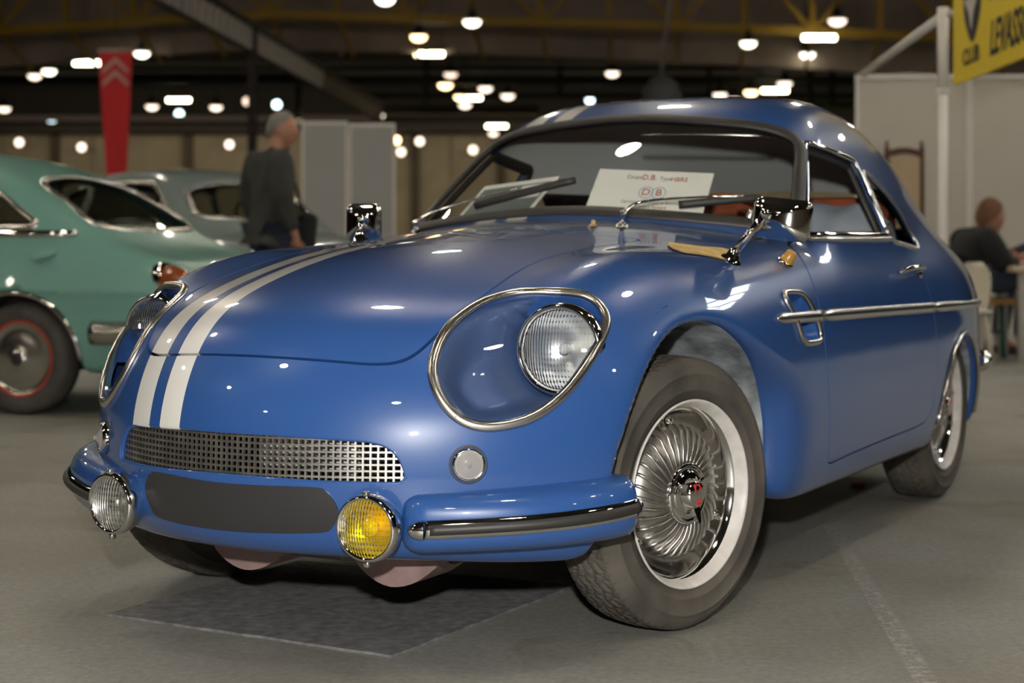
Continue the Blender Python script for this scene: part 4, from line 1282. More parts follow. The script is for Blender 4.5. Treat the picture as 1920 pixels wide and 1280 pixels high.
obj('far_web', beam(cr(p1 + up / 2), cr(pe + up / 2), 0.04, 0.5), M_POST, cb, smooth=False)
M_WEB = mat('pale_web', (0.72, 0.66, 0.60), rough=0.6)
nw = 30
dirv = (p1 - p0).normalized()
for k in range(nw):
    c = p0 + (p1 - p0) * ((k + 0.5) / nw); L_ = (p1 - p0).length / nw
    v = [c - dirv * L_ * 0.42, c + dirv * L_ * 0.10, c + dirv * L_ * 0.42 + up, c - dirv * L_ * 0.10 + up]
    off = Vector((0.03, 0, 0))
    vv = [tuple(cr(q) - off) for q in v] + [tuple(cr(q) + off) for q in v]
    obj('web_plate', (vv, [(0, 1, 2, 3), (7, 6, 5, 4), (0, 4, 5, 1), (1, 5, 6, 2), (2, 6, 7, 3), (3, 7, 4, 0)]), M_WEB, cb, smooth=False)
q = vp_pt(472, 97.5)
col_ = obj('roof_column', join(box((q.x, q.y + 0.1, 2.9), (0.05, 0.22, 5.8)), box((q.x, q.y - 0.01, 2.9), (0.20, 0.025, 5.8)), box((q.x, q.y + 0.21, 2.9), (0.20, 0.025, 5.8))), M_DSTEEL, smooth=False)
tag(col_, 'dark steel column under the castellated beam', 'column'); col_['kind'] = 'structure'
# ------------------------------------------------------------------ lamps under the roof
M_SHADE = mat('lamp_housing', (0.035, 0.03, 0.025), rough=0.5)
def lamp_mat(name, c, s): return mat(name, (0.8, 0.75, 0.65), rough=0.5, emit=c, estr=s)
LM = {'warm': lamp_mat('warm_lamp_glow', (1.0, 0.66, 0.32), 6.0), 'pale': lamp_mat('pale_lamp_glow', (1.0, 0.82, 0.64), 2.6), 'white': lamp_mat('white_lamp_glow', (1.0, 0.93, 0.74), 4.5), 'cool': lamp_mat('cool_lamp_glow', (0.72, 0.95, 1.0), 5.0),
      'over': lamp_mat('overhead_lamp_glow', (1.0, 0.89, 0.73), 92.0), 'dim': lamp_mat('dim_lamp_glow', (1.0, 0.74, 0.58), 1.7)}
BELL = obj('pendant_lamp', lathe([(0.0, 0.42), (0.03, 0.42), (0.03, 0.30), (0.09, 0.29), (0.10, 0.14), (0.15, 0.10), (0.22, 0.0), (0.235, -0.02), (0.21, -0.015)], 20), M_SHADE)
DOME = obj('diffuser', lathe([(0.222, 0.0), (0.22, -0.04), (0.19, -0.10), (0.13, -0.145), (0.06, -0.165), (0.0, -0.17)], 20), LM['pale'], BELL)
CORD = obj('hanging_rod', tube([(0, 0, 0), (0, 0, 1.0)], 0.012, 6), M_SHADE, BELL)
_first = [True]
KMESH = {}
def pendant(loc, kind, label, group, sc=1.0):
    if _first[0]: b = BELL; _first[0] = False; d = DOME; r = CORD
    else:
        b = inst(BELL, 'pendant_lamp'); d = inst(DOME, 'diffuser', b); r = inst(CORD, 'hanging_rod', b)
    b.location = loc; b.scale = (sc, sc, sc)
    r.location = (0, 0, 0.41); r.scale = (1, 1, (9.02 - loc[2]) / sc - 0.41)
    if kind not in KMESH:
        me = DOME.data.copy(); me.materials.clear(); me.materials.append(LM[kind]); KMESH[kind] = me
    d.data = KMESH[kind]
    tag(b, label, 'lamp', group)
    return b
HL_ = 6.3
for px, py, kind in [(785, 70, 'warm'), (885, 42, 'white'), (722, 0, 'white'), (835, 160, 'warm'), (872, 197, 'pale'), (910, 166, 'pale'), (952, 180, 'pale'), (864, 182, 'warm'), (710, 217, 'pale'), (1148, 138, 'pale'),
                     (590, 148, 'white'), (266, 101, 'white'), (92, 134, 'white'), (65, 143, 'pale'), (405, 201, 'pale'), (285, 200, 'pale'), (8, 204, 'pale'), (1403, 82, 'white'), (1514, 103, 'white'), (1471, 157, 'pale'),
                     (1408, 173, 'warm'), (1350, 178, 'pale'), (1710, 135, 'cool'), (1570, 40, 'pale'), (1446, 190, 'dim'), (1375, 186, 'dim'), (1525, 210, 'dim'), (845, 140, 'dim'), (925, 250, 'pale')]:
    Y_ = (HL_ - CAM_H) * F_PX / (HORIZON - py); p = at(px, py, Y_)
    pendant((p.x, p.y, p.z + 0.05), kind, 'round pendant lamp glowing under the far dark roof', 'pendant lamps under the far roof', 1.0 if py < 150 else 1.15)
# small spot floods near the far wall
ORD = ['leftmost', 'second', 'third', 'fourth', 'fifth', 'sixth', 'seventh', 'eighth', 'ninth', 'tenth', 'eleventh', 'twelfth', 'thirteenth', 'fourteenth', 'fifteenth', 'sixteenth', 'seventeenth', 'eighteenth', 'nineteenth', 'twentieth']
def ordinal_labels(prefix, what, group):
    L_ = sorted([o for o in scene.objects if o.name.split('.')[0] == prefix and o.get('group') == group], key=lambda o: o.location.x / o.location.y)
    n_ = len(L_)
    for i, o in enumerate(L_):
        if i < (n_ + 1) // 2: w_ = ('leftmost' if i == 0 else ORD[i] + ' from the left')
        else: w_ = ('rightmost' if i == n_ - 1 else ORD[n_ - 1 - i] + ' from the right')
        o['label'] = what + ', ' + w_
SPOT = None
for px, py, kind in [(97, 232, 'cool'), (336, 214, 'cool'), (463, 190, 'dim'), (519, 196, 'cool'), (36, 267, 'pale'), (153, 276, 'pale'), (430, 271, 'pale'), (743, 263, 'warm'), (787, 265, 'pale'), (752, 285, 'pale'), (887, 281, 'pale'), (1106, 187, 'cool')]:
    p = at(px, py, BW - 1.2)
    if SPOT is None:
        SPOT = obj('flood_lamp', lathe([(0.0, -0.25), (0.12, -0.24), (0.20, -0.10), (0.24, 0.0), (0.22, 0.0)], 16, 'y'), M_SHADE)
        SPOT_R = obj('hanging_rod', tube([(0, 0, 0), (0, 0, 1.0)], 0.012, 6), M_SHADE, SPOT)
        SPOT_D = obj('glass', lathe([(0.0, 0.03), (0.12, 0.02), (0.22, 0.0)], 16, 'y'), LM['cool'], SPOT)
        f_, gl_, rd_ = SPOT, SPOT_D, SPOT_R
    else: f_ = inst(SPOT, 'flood_lamp'); gl_ = inst(SPOT_D, 'glass', f_); rd_ = inst(SPOT_R, 'hanging_rod', f_)
    f_.location = p; f_.rotation_euler = (0, 0, math.pi); rd_.location = (0, -0.08, 0.18); rd_.scale = (1, 1, 9.02 - p.z - 0.18)
    k2 = 's' + kind
    if k2 not in KMESH:
        me = SPOT_D.data.copy(); me.materials.clear(); me.materials.append(LM[kind]); KMESH[k2] = me
    gl_.data = KMESH[k2]
    tag(f_, 'small round flood lamp shining before the far wall', 'lamp', 'flood lamps before the far wall')
# fluorescent battens
M_TUBE = mat('fluorescent_glow', (0.9, 0.9, 0.8), rough=0.5, emit=(1.0, 0.93, 0.62), estr=12.0)
TB = None
for px, py, wpx in [(163, 116, 52), (335, 186, 46), (805, 99, 58), (887, 182, 34), (931, 235, 42), (1536, 68, 66), (1453, 168, 52)]:
    Y_ = (6.4 - CAM_H) * F_PX / (HORIZON - py)
    p = at(px, py, Y_)
    if TB is None:
        TB = obj('fluorescent_batten', box((0, 0, 0.06), (1.25, 0.16, 0.06), 0.01), M_SHADE, smooth=False)
        TT = obj('tube', tube([(-0.58, 0, -0.03), (0.58, 0, -0.03)], 0.085, 10), M_TUBE, TB)
        hg = obj('hanger', tube([(0, 0, 0), (0, 0, 1.0)], 0.012, 6), M_SHADE, TB)
        o_ = TB; h1 = hg
    else:
        o_ = inst(TB, 'fluorescent_batten'); inst(TT, 'tube', o_); h1 = inst(hg, 'hanger', o_)
    o_.location = p; o_.scale = (wpx * Y_ / F_PX / 1.25, 1, 1)
    h2 = inst(hg, 'hanger', o_)
    for hh, xx in ((h1, -0.5), (h2, 0.5)): hh.location = (xx, 0, 0.085); hh.scale = (1, 1, 9.02 - p.z - 0.085)
    tag(o_, 'bright fluorescent batten hanging under the far roof', 'lamp', 'fluorescent battens under the far roof')
ordinal_labels('pendant_lamp', 'round pendant lamp glowing under the far roof', 'pendant lamps under the far roof')
ordinal_labels('flood_lamp', 'small round flood lamp on the far wall', 'flood lamps before the far wall')
ordinal_labels('fluorescent_batten', 'bright fluorescent batten under the far roof', 'fluorescent battens under the far roof')
# the same pendants go on overhead and behind the camera
for i, x in enumerate((-11.0, -5.5, 0.0, 5.5, 11.0)):
    for j, y in enumerate((-6.0, 1.0, 7.5, 13.0, 20.0, 28.0, 35.5)):
        if y < 0 and i % 2: continue
        if y > 15 and abs(x) < 6 and y > 25: continue
        pendant((x + (0.8 if j % 2 else -0.8), y, 6.45), 'over', 'bell pendant lamp burning high above the parked cars', 'pendant lamps above the cars')
# ------------------------------------------------------------------ the two parked saloons behind (own frame: x forward from the rear axle, y left, z up)
S_TOP = Spline([(-1.00, 0.50), (-0.85, 0.66), (-0.6, 0.765), (-0.3, 0.815), (0.1, 0.84), (0.6, 0.85), (1.6, 0.86), (2.6, 0.80), (3.2, 0.70), (3.6, 0.45)])
S_W = Spline([(-1.1, 0.50), (-0.8, 0.62), (-0.4, 0.69), (0.0, 0.715), (0.8, 0.73), (2.0, 0.73), (3.0, 0.68), (3.6, 0.45)])
S_ROOF = Spline([(-0.75, 0.62), (-0.45, 0.82), (-0.15, 1.01), (0.15, 1.16), (0.5, 1.265), (0.9, 1.305), (1.4, 1.30), (1.8, 1.22), (2.2, 0.96), (2.5, 0.74)])
def saloon_field(x, y, z):
    y2 = y * y; ay = np.sqrt(y2 + 1e-5)
    f = z - (S_TOP(x) - 0.10 * y2 + 0.03 * np.exp(-((ay - 0.52) / 0.15) ** 2) * np.exp(-((x + 0.45) / 0.4) ** 2))
    f = smax(f, ay - S_W(x) + 0.5 * (z - 0.5) ** 2, 0.26)
    f = smax(f, -x + 0.35 * y2 - 0.92 + 0.25 * (z - 0.45) ** 2, 0.25)
    f = smax(f, x + 0.45 * y2 - 3.45, 0.3)
    f = smax(f, 0.20 - z, 0.10)
    e = 1e-3; sl = (S_ROOF(x + e) - S_ROOF(x - e)) / (2 * e)
    g_ = smax((z - S_ROOF(x) + 0.12 * y2) / np.sqrt(1 + sl * sl), (ay - 0.66 + 0.36 * (z - 0.86) + 0.10 * sstep(-x, -0.2, 0.6)) * 0.9, 0.18)
    g_ = np.maximum(g_, 0.6 - z)
    f = smin(f, g_, 0.09)
    d = np.sqrt(x * x + (z - 0.25) ** 2 + 1e-6)
    c = np.minimum(0.325 - d, ay - 0.45); f = smax(f, c, 0.03)
    d = np.sqrt((x - 2.45) ** 2 + (z - 0.25) ** 2 + 1e-6)
    return smax(f, np.minimum(0.325 - d, ay - 0.45), 0.03)
SAL = surface_net(saloon_field, (-1.06, -0.80, 0.14), (3.60, 0.80, 1.38), 0.028)
REARWIN = smooth_poly([(-0.44, 0.90), (0, 0.885), (0.44, 0.90), (0.42, 1.02), (0.36, 1.12), (0, 1.16), (-0.36, 1.12), (-0.42, 1.02)], 80)
QUART = smooth_poly([(-0.05, 0.90), (0.35, 0.895), (0.60, 0.90), (0.62, 1.02), (0.60, 1.14), (0.42, 1.15), (0.22, 1.08), (0.02, 0.96)], 80)
DOORW = smooth_poly([(0.70, 0.90), (1.2, 0.89), (1.95, 0.90), (1.98, 0.93), (1.75, 1.10), (1.62, 1.17), (1.2, 1.19), (0.74, 1.175), (0.69, 1.05)], 90)
WSCR = smooth_poly([(-0.50, 0.92), (0, 0.90), (0.50, 0.92), (0.50, 0.98), (0.42, 1.13), (0, 1.18), (-0.42, 1.13), (-0.50, 0.98)], 80)
M_DGLASS = glass_mat('smoky_window_glass', (0.55, 0.58, 0.55))
def well_s(P):
    x, y, z = P.T; ay = np.abs(y)
    d = np.minimum(np.hypot(x, z - 0.25), np.hypot(x - 2.45, z - 0.25))
    return np.minimum.reduce([0.345 - d, S_W(x) - 0.5 * (z - 0.5) ** 2 - 0.03 - ay, ay - 0.4])
_w, SB = cut(SAL, well_s)
s_rw, SB = cut(SB, lambda P: np.minimum(sd_poly(REARWIN, P[:, 1], P[:, 2]), 0.45 - P[:, 0]))
s_ws, SB = cut(SB, lambda P: np.minimum(sd_poly(WSCR, P[:, 1], P[:, 2]), P[:, 0] - 1.4))
s_q, SB = cut(SB, lambda P: np.minimum(sd_poly(QUART, P[:, 0], P[:, 2]), np.abs(P[:, 1]) - 0.3))
s_d, SB = cut(SB, lambda P: np.minimum(sd_poly(DOORW, P[:, 0], P[:, 2]), np.abs(P[:, 1]) - 0.3))

def side_y(x, z, s):
    ys = np.linspace(0.95, 0.1, 400); v = saloon_field(np.full_like(ys, x), ys, np.full_like(ys, z))
    i = int(np.argmax(v < 0)); return np.array([x, ys[i] * s, z])
def back_x(y, z):
    xs = np.linspace(-1.3, 0.5, 500); v = saloon_field(xs, np.full_like(xs, y), np.full_like(xs, z))
    i = int(np.argmax(v < 0)); return np.array([xs[i], y, z])

def saloon(name, label, loc, rz, sc, paint, wheel_red, interior):
    root = empty(name, loc, rz); root.scale = (sc, sc, sc); tag(root, label, 'car')
    skin_obj('body_shell', SB, paint, root, 0.02)
    skin_obj('wheel_well', _w, M_BLACK, root)
    skin_obj('rear_window', s_rw, M_DGLASS, root); skin_obj('windshield', s_ws, M_DGLASS, root)
    for sk, r in ((s_rw, 0.020), (s_ws, 0.020)):
        p = loop_path(sk, 90); n = loop_normals(sk, p); obj('window_seal', tube(p, r, 8, closed=True, flat=0.5, up=n), M_STEEL, root)
    for s in (1, -1):
        for sk in (side_of(s_q, s), side_of(s_d, s)):
            skin_obj('side_window', sk, M_DGLASS, root)
            p = loop_path(sk, 90); n = loop_normals(sk, p); obj('window_frame', tube(p, 0.018, 8, closed=True, flat=0.6, up=n), M_STEEL, root)
        wm = np.array([side_y(x, 0.862, s) for x in np.linspace(-0.25, 2.1, 24)])
        obj('waist_moulding', tube(wm, 0.022, 8), M_CHROME, root)
        # tail lamp: orange cone in a bright collar
        q = side_y(-0.74, 0.64, s); q = q * np.array((1, 0.985, 1))
        prof = lathe([(0.0, 0.115), (0.02, 0.11), (0.045, 0.075), (0.062, 0.02), (0.066, -0.03)], 22, 'x')
        mm = Matrix.Translation(Vector(q)) @ Matrix.Rotation(math.radians(180 - 18 * s), 4, 'Z') @ Matrix.Diagonal((1.35, 0.95, 1.25, 1))
        tl = obj('tail_lamp', xf(prof, mm), mat('orange_brown_lens', (0.30, 0.07, 0.02), rough=0.2, coat=0.8), root)
        obj('collar', xf(lathe([(0.069, -0.055), (0.073, -0.03), (0.069, -0.01), (0.064, 0.0)], 22, 'x'), mm), M_CHROME, tl)
        arc = []
        for a in np.linspace(0.05, math.pi - 0.05, 30):
            x, z = 0.335 * math.cos(a), 0.25 + 0.335 * math.sin(a); arc.append(side_y(x, z, s) + np.array((0, 0.006 * s, 0)))
        obj('arch_trim', tube(np.array(arc), 0.014, 8), M_CHROME, root)
    # wrap-round rear bumper
    pts = [side_y(x, 0.40, 1) for x in np.linspace(-0.40, -0.66, 8)] + [back_x(y, 0.40) for y in np.linspace(0.52, -0.52, 20)] + [side_y(x, 0.40, -1) for x in np.linspace(-0.66, -0.40, 8)]
    pts = np.array(pts); cen = np.array((0.2, 0, 0.40)); dv = pts - cen; dv /= np.linalg.norm(dv, axis=1)[:, None]
    pts = resample(pts + dv * 0.035, 60, closed=False)
    for _ in range(3): pts[1:-1] = 0.25 * pts[:-2] + 0.5 * pts[1:-1] + 0.25 * pts[2:]
    obj('rear_bumper', tube(pts, 0.058, 12, flat=1.0, up=np.tile((0, 0, 1.0), (60, 1))), M_STEEL, root)
    obj('fuel_flap', xf(lathe([(0.0, 0.006), (0.055, 0.006), (0.062, 0.0)], 24), (lambda q: Matrix.Translation(Vector(q)) @ Vector((0, 0.45, 0.9)).to_track_quat('Z', 'Y').to_matrix().to_4x4())(side_y(-0.12, 0.775, 1))), paint, root)
    for x, y in ((0, 0.62), (0, -0.62), (2.45, 0.62), (2.45, -0.62)):
        s = 1 if y > 0 else -1
        ty = obj('wheel', move(lathe([(0.175, 0.055), (0.20, 0.075), (0.235, 0.078), (0.262, 0.06), (0.268, 0.0), (0.262, -0.06), (0.20, -0.075), (0.16, -0.05)], 48, 'y'), (x, y, 0.268)), M_TYRE, root)
        obj('hub_cap', xf(lathe([(0.0, 0.083), (0.03, 0.082), (0.036, 0.072), (0.07, 0.070), (0.11, 0.062), (0.150, 0.048), (0.165, 0.054), (0.172, 0.060)], 40, 'y'), Matrix.Translation((x, y, 0.268)) @ (Matrix.Identity(4) if s > 0 else Matrix.Rotation(math.pi, 4, 'Z'))), M_STEEL, ty)
        obj('rim_band', xf(lathe([(0.171, 0.060), (0.178, 0.0645), (0.184, 0.062)], 40, 'y'), Matrix.Translation((x, y, 0.268)) @ (Matrix.Identity(4) if s > 0 else Matrix.Rotation(math.pi, 4, 'Z'))), wheel_red, ty)
        obj('hub_badge', xf(lathe([(0.0, 0.088), (0.028, 0.087), (0.032, 0.082)], 20, 'y'), Matrix.Translation((x, y, 0.268)) @ (Matrix.Identity(4) if s > 0 else Matrix.Rotation(math.pi, 4, 'Z'))), M_RUBBER, ty)
    # seats seen through the glass
    for x in (0.45, 1.35):
        bk = smooth_poly([(x, 0.40), (x - 0.06, 0.65), (x - 0.12, 0.90), (x - 0.18, 0.92), (x - 0.22, 0.88), (x - 0.17, 0.6), (x - 0.14, 0.4)], 28)
        obj('seat', prism(bk, 1.0, lambda u, v, w: (u, -0.5 + w, v)), interior, root, angle=50)
    sw_ = Matrix.Translation((1.75, 0.32, 0.90)) @ Matrix.Rotation(math.radians(60), 4, 'Y')
    obj('steering_wheel', xf(tube([(0.2 * math.cos(t), 0.2 * math.sin(t), 0) for t in np.linspace(0, 2 * math.pi, 40, endpoint=False)], 0.011, 8, closed=True), sw_), M_RUBBER, root)
    obj('cabin_tub', box((0.9, 0, 0.42), (2.2, 1.1, 0.3)), M_DASH, root, smooth=False)
    return root
M_GREEN = mat('sea_green_paint', (0.165, 0.36, 0.30), rough=0.35, coat=0.8, coat_rough=0.05)
M_GREYP = mat('slate_grey_paint', (0.19, 0.235, 0.225), rough=0.3, coat=0.9, coat_rough=0.04)
M_RED = mat('red_band', (0.45, 0.05, 0.03), rough=0.4)
gx, gy = (37 - 960) / 3200 * 8.16, 8.16
ga = math.radians(19)
fw = Vector((-math.cos(ga), math.sin(ga))); lf = Vector((-fw.y, fw.x))
ctr = Vector((gx, gy)) - lf * 0.68
saloon('green_saloon', 'pale sea-green vintage saloon with red-ringed hub caps beside the coupe', (ctr.x, ctr.y, 0), math.atan2(fw.y, fw.x), 1.0, M_GREEN, M_RED, mat('beige_cloth', (0.30, 0.24, 0.16), rough=0.9))
fw = Vector((0.66, -0.75)).normalized(); cen_ = Vector(((322 - 960) / 3200 * 15.3, 15.3)) - fw * 1.05
saloon('grey_saloon', 'slate-grey vintage saloon parked behind the green one', (cen_.x, cen_.y, 0), math.atan2(fw.y, fw.x), 1.1, M_GREYP, M_STEEL, MATS['beige_cloth'])
# ------------------------------------------------------------------ people
def skin_mesh(name, joints, edges, root, m, parent=None, levels=2):
    """joints: {name: (x, y, z, r)} or (x, y, z, rx, ry)"""
    me = bpy.data.meshes.new(name); bm = bmesh.new()
    lay = bm.verts.layers.skin.verify(); vs = {}
    for k, j in joints.items():
        v = bm.verts.new(j[:3]); v[lay].radius = (j[3], j[4] if len(j) > 4 else j[3]); v[lay].use_root = (k == root); vs[k] = v
    for a, b in edges: bm.edges.new((vs[a], vs[b]))
    bm.to_mesh(me); bm.free()
    me.materials.append(m)
    o = bpy.data.objects.new(name, me); COL.objects.link(o)
    sk = o.modifiers.new('skin', 'SKIN'); sk.use_smooth_shade = True; sk.branch_smoothing = 0.6
    ss = o.modifiers.new('subd', 'SUBSURF'); ss.levels = levels; ss.render_levels = levels
    if parent: o.parent = parent
    return o

def head_mesh(c, m, yaw, name='head'):
    """egg-shaped skull with brow, nose, lips, chin and ears, facing +x before the turn"""
    V, Fc = [], []; nu, nv = 28, 20
    for j in range(nv + 1):
        ph = math.pi * j / nv; z = math.cos(ph)
        for i in range(nu):
            t = 2 * math.pi * i / nu
            r = math.sin(ph); x, y = r * math.cos(t), r * math.sin(t)
            X = 0.098 * x; Y = 0.076 * y; Z = 0.122 * z
            front = max(0.0, x)
            if z < -0.1: X *= 1 - 0.18 * (-z - 0.1); Y *= 1 - 0.30 * (-z - 0.1)
            nose = math.exp(-((z + 0.18) / 0.16) ** 2 - (y / 0.16) ** 2) * front; X += 0.026 * nose
            X += 0.006 * math.exp(-((z - 0.18) / 0.10) ** 2) * front
            X -= 0.008 * math.exp(-((z - 0.03) / 0.09) ** 2 - ((abs(y) - 0.4) / 0.16) ** 2) * front
            X += 0.007 * math.exp(-((z + 0.52) / 0.07) ** 2 - (y / 0.3) ** 2) * front
            X += 0.010 * math.exp(-((z + 0.86) / 0.12) ** 2) * front
            ear = math.exp(-((z + 0.08) / 0.22) ** 2 - ((x + 0.08) / 0.13) ** 2); Y += math.copysign(0.014 * ear, y) if abs(y) > 0.5 else 0
            V.append((X, Y, Z))
    for j in range(nv):
        for i in range(nu):
            k = (i + 1) % nu; Fc.append((j * nu + i, (j + 1) * nu + i, (j + 1) * nu + k, j * nu + k))
    return xf((V, Fc), Matrix.Translation(Vector(c)) @ Matrix.Rotation(yaw, 4, 'Z') @ Matrix.Scale(1.12, 4))
def hair_mesh(c, yaw, bald=0.0):
    V, Fc = [], []; nu, nv = 30, 12
    for j in range(nv + 1):
        for i in range(nu):
            t = 2 * math.pi * i / nu
            lim = 0.23 + 0.39 * (0.5 - 0.5 * math.cos(t))        # forehead high, nape low
            ph = math.pi * lim * (1.0 if True else 1) * j / nv + 0.0
            r = math.sin(ph); x, y, z = r * math.cos(t), r * math.sin(t), math.cos(ph)
            k = 1.075 + 0.02 * math.sin(9 * t) * math.sin(5 * ph)
            V.append((0.098 * x * k - 0.002, 0.076 * y * k * 1.03, 0.122 * z * k - 0.004))
    for j in range(nv):
        for i in range(nu):
            k = (i + 1) % nu; Fc.append((j * nu + i, (j + 1) * nu + i, (j + 1) * nu + k, j * nu + k))
    return xf((V, Fc), Matrix.Translation(Vector(c)) @ Matrix.Rotation(yaw, 4, 'Z') @ Matrix.Scale(1.12, 4))

def hand_joints(J, E, pre, w, d, side, nrm):
    """palm with five bent fingers hanging from wrist w along direction d"""
    d = Vector(d).normalized(); n = Vector(nrm).normalized(); b = d.cross(n).normalized()
    p = Vector(w)
    J[pre + 'palm'] = (*(p + d * 0.06), 0.030, 0.016); E.append((pre + 'wrist', pre + 'palm'))
    for k, (off, ln) in enumerate(((-0.030, 0.070), (-0.010, 0.082), (0.010, 0.078), (0.028, 0.060))):
        q0 = p + d * 0.088 + b * off; q1 = q0 + d * ln * 0.5 + n * 0.006; q2 = q0 + d * ln * 0.85 + n * 0.028
        for i, q in enumerate((q0, q1, q2)): J['%sf%d%d' % (pre, k, i)] = (*q, 0.0095 - 0.001 * i)
        E += [(pre + 'palm', '%sf%d0' % (pre, k)), ('%sf%d0' % (pre, k), '%sf%d1' % (pre, k)), ('%sf%d1' % (pre, k), '%sf%d2' % (pre, k))]
    t0 = p + d * 0.035 - b * 0.034; t1 = t0 + d * 0.035 - b * 0.014 + n * 0.012
    J[pre + 't0'] = (*t0, 0.011); J[pre + 't1'] = (*t1, 0.009); E += [(pre + 'palm', pre + 't0'), (pre + 't0', pre + 't1')]

def person(label, loc, rz, pose, cols, head_yaw=0.0, sc=1.0):
    S = pose; skin = cols['skin']
    J, E = {}, []
    for k in ('pelvis', 'belly', 'chest', 'neck', 'skull', 'shL', 'elL', 'wristL', 'shR', 'elR', 'wristR', 'hipL', 'knL', 'anL', 'hipR', 'knR', 'anR', 'toL', 'toR'):
        J[k.replace('wristL', 'Lwrist').replace('wristR', 'Rwrist')] = S[k]
    for k in ('pelvis', 'belly', 'chest', 'shL', 'shR', 'elL', 'elR', 'hipL', 'hipR', 'knL', 'knR'):
        J[k] = (*S[k][:3], *[r * 0.55 for r in S[k][3:]])
    E += [('pelvis', 'belly'), ('belly', 'chest'), ('chest', 'neck'), ('neck', 'skull'), ('chest', 'shL'), ('shL', 'elL'), ('elL', 'Lwrist'), ('chest', 'shR'), ('shR', 'elR'), ('elR', 'Rwrist'),
          ('pelvis', 'hipL'), ('hipL', 'knL'), ('knL', 'anL'), ('anL', 'toL'), ('pelvis', 'hipR'), ('hipR', 'knR'), ('knR', 'anR'), ('anR', 'toR')]
    for sd_, el in (('L', 'elL'), ('R', 'elR')):
        w = Vector(J[sd_ + 'wrist'][:3]); d = w - Vector(J[el][:3])
        hand_joints(J, E, sd_, w, d, sd_, (0.3, -1 if sd_ == 'L' else 1, 0.1))
    body = skin_mesh('person', J, E, 'pelvis', skin); body.location = loc; body.rotation_euler = (0, 0, rz)
    tag(body, label, 'person'); body.scale = (sc, sc, sc)
    def grow(keys, dr, cut_at=None):
        return {k: (*S[k][:3], *[r + dr for r in S[k][3:]]) for k in keys}
    c = Vector(S['skull'][:3])
    obj('head', head_mesh(c, skin, head_yaw), skin, body)
    obj('hair', hair_mesh(c, head_yaw), cols['hair'], body)
    jk = grow(['pelvis', 'belly', 'chest', 'shL', 'elL', 'shR', 'elR'], 0.034)
    for sd_ in 'LR':
        a, b = Vector(J['el' + sd_][:3]), Vector(J[sd_ + 'wrist'][:3]); jk['cuff' + sd_] = (*(a + (b - a) * 0.93), 0.044, 0.044)
    nk = Vector(J['neck'][:3]); ch = Vector(J['chest'][:3]); jk['collar'] = (*(ch + (nk - ch) * 0.86), 0.088, 0.088)
    pv = S['pelvis']; jk['hem'] = (pv[0] - 0.01, 0, pv[2] - 0.075, pv[3] + 0.030, pv[4] + 0.030)
    skin_mesh('jacket', jk, [('pelvis', 'hem'), ('pelvis', 'belly'), ('belly', 'chest'), ('chest', 'shL'), ('shL', 'elL'), ('elL', 'cuffL'), ('chest', 'shR'), ('shR', 'elR'), ('elR', 'cuffR'), ('chest', 'collar')], 'pelvis', cols['top'], body)
    tz = grow(['pelvis', 'hipL', 'knL', 'hipR', 'knR'], 0.012)
    for sd_ in 'LR':
        x = J['an' + sd_]; tz['hem' + sd_] = (x[0], x[1], x[2] + 0.02, 0.062, 0.062)
    skin_mesh('trousers', tz, [('pelvis', 'hipL'), ('hipL', 'knL'), ('knL', 'hemL'), ('pelvis', 'hipR'), ('hipR', 'knR'), ('knR', 'hemR')], 'pelvis', cols['legs'], body)
    for sd_ in 'LR':
        a, t = Vector(J['an' + sd_][:3]), Vector(J['to' + sd_][:3])
        h = a + (a - t) * 0.30; sh = {'heel': (h.x, h.y, 0.045, 0.040, 0.045), 'mid': ((a.x + t.x) / 2, (a.y + t.y) / 2, 0.045, 0.046, 0.044), 'toe': (t.x + (t.x - a.x) * 0.2, t.y + (t.y - a.y) * 0.2, 0.036, 0.040, 0.030)}
        skin_mesh('shoe', sh, [('heel', 'mid'), ('mid', 'toe')], 'mid', cols['shoe'], body, 1)
    return body

STAND = dict(pelvis=(0, 0, 0.98, 0.145, 0.12), belly=(-0.01, 0, 1.14, 0.155, 0.13), chest=(-0.02, 0, 1.36, 0.165, 0.125), neck=(0.03, 0, 1.53, 0.058), skull=(0.085, 0, 1.645, 0.07),
             shL=(-0.02, 0.20, 1.455, 0.080), elL=(-0.05, 0.26, 1.14, 0.050), wristL=(0.06, 0.25, 0.90, 0.030), shR=(-0.02, -0.20, 1.455, 0.080), elR=(-0.06, -0.26, 1.14, 0.050), wristR=(0.05, -0.25, 0.90, 0.030),
             hipL=(0, 0.10, 0.90, 0.095), knL=(0.03, 0.11, 0.50, 0.066), anL=(-0.03, 0.11, 0.10, 0.042), toL=(0.12, 0.13, 0.05, 0.036), hipR=(0, -0.10, 0.90, 0.095), knR=(0.05, -0.11, 0.50, 0.066), anR=(0.02, -0.11, 0.10, 0.042), toR=(0.17, -0.13, 0.05, 0.036))
SIT = dict(pelvis=(0, 0, 0.53, 0.130, 0.12), belly=(0.04, 0, 0.63, 0.135, 0.125), chest=(0.12, 0, 0.79, 0.150, 0.120), neck=(0.20, 0, 0.90, 0.055), skull=(0.26, 0, 0.985, 0.065),
           shL=(0.12, 0.20, 0.85, 0.070), elL=(0.20, 0.27, 0.66, 0.050), wristL=(0.42, 0.17, 0.64, 0.030), shR=(0.12, -0.20, 0.85, 0.070), elR=(0.20, -0.27, 0.66, 0.050), wristR=(0.38, -0.17, 0.66, 0.030),
           hipL=(0.06, 0.10, 0.54, 0.098), knL=(0.47, 0.13, 0.54, 0.070), anL=(0.40, 0.13, 0.10, 0.042), toL=(0.55, 0.15, 0.05, 0.036), hipR=(0.06, -0.10, 0.54, 0.098), knR=(0.47, -0.13, 0.54, 0.070), anR=(0.42, -0.13, 0.10, 0.042), toR=(0.57, -0.15, 0.05, 0.036))
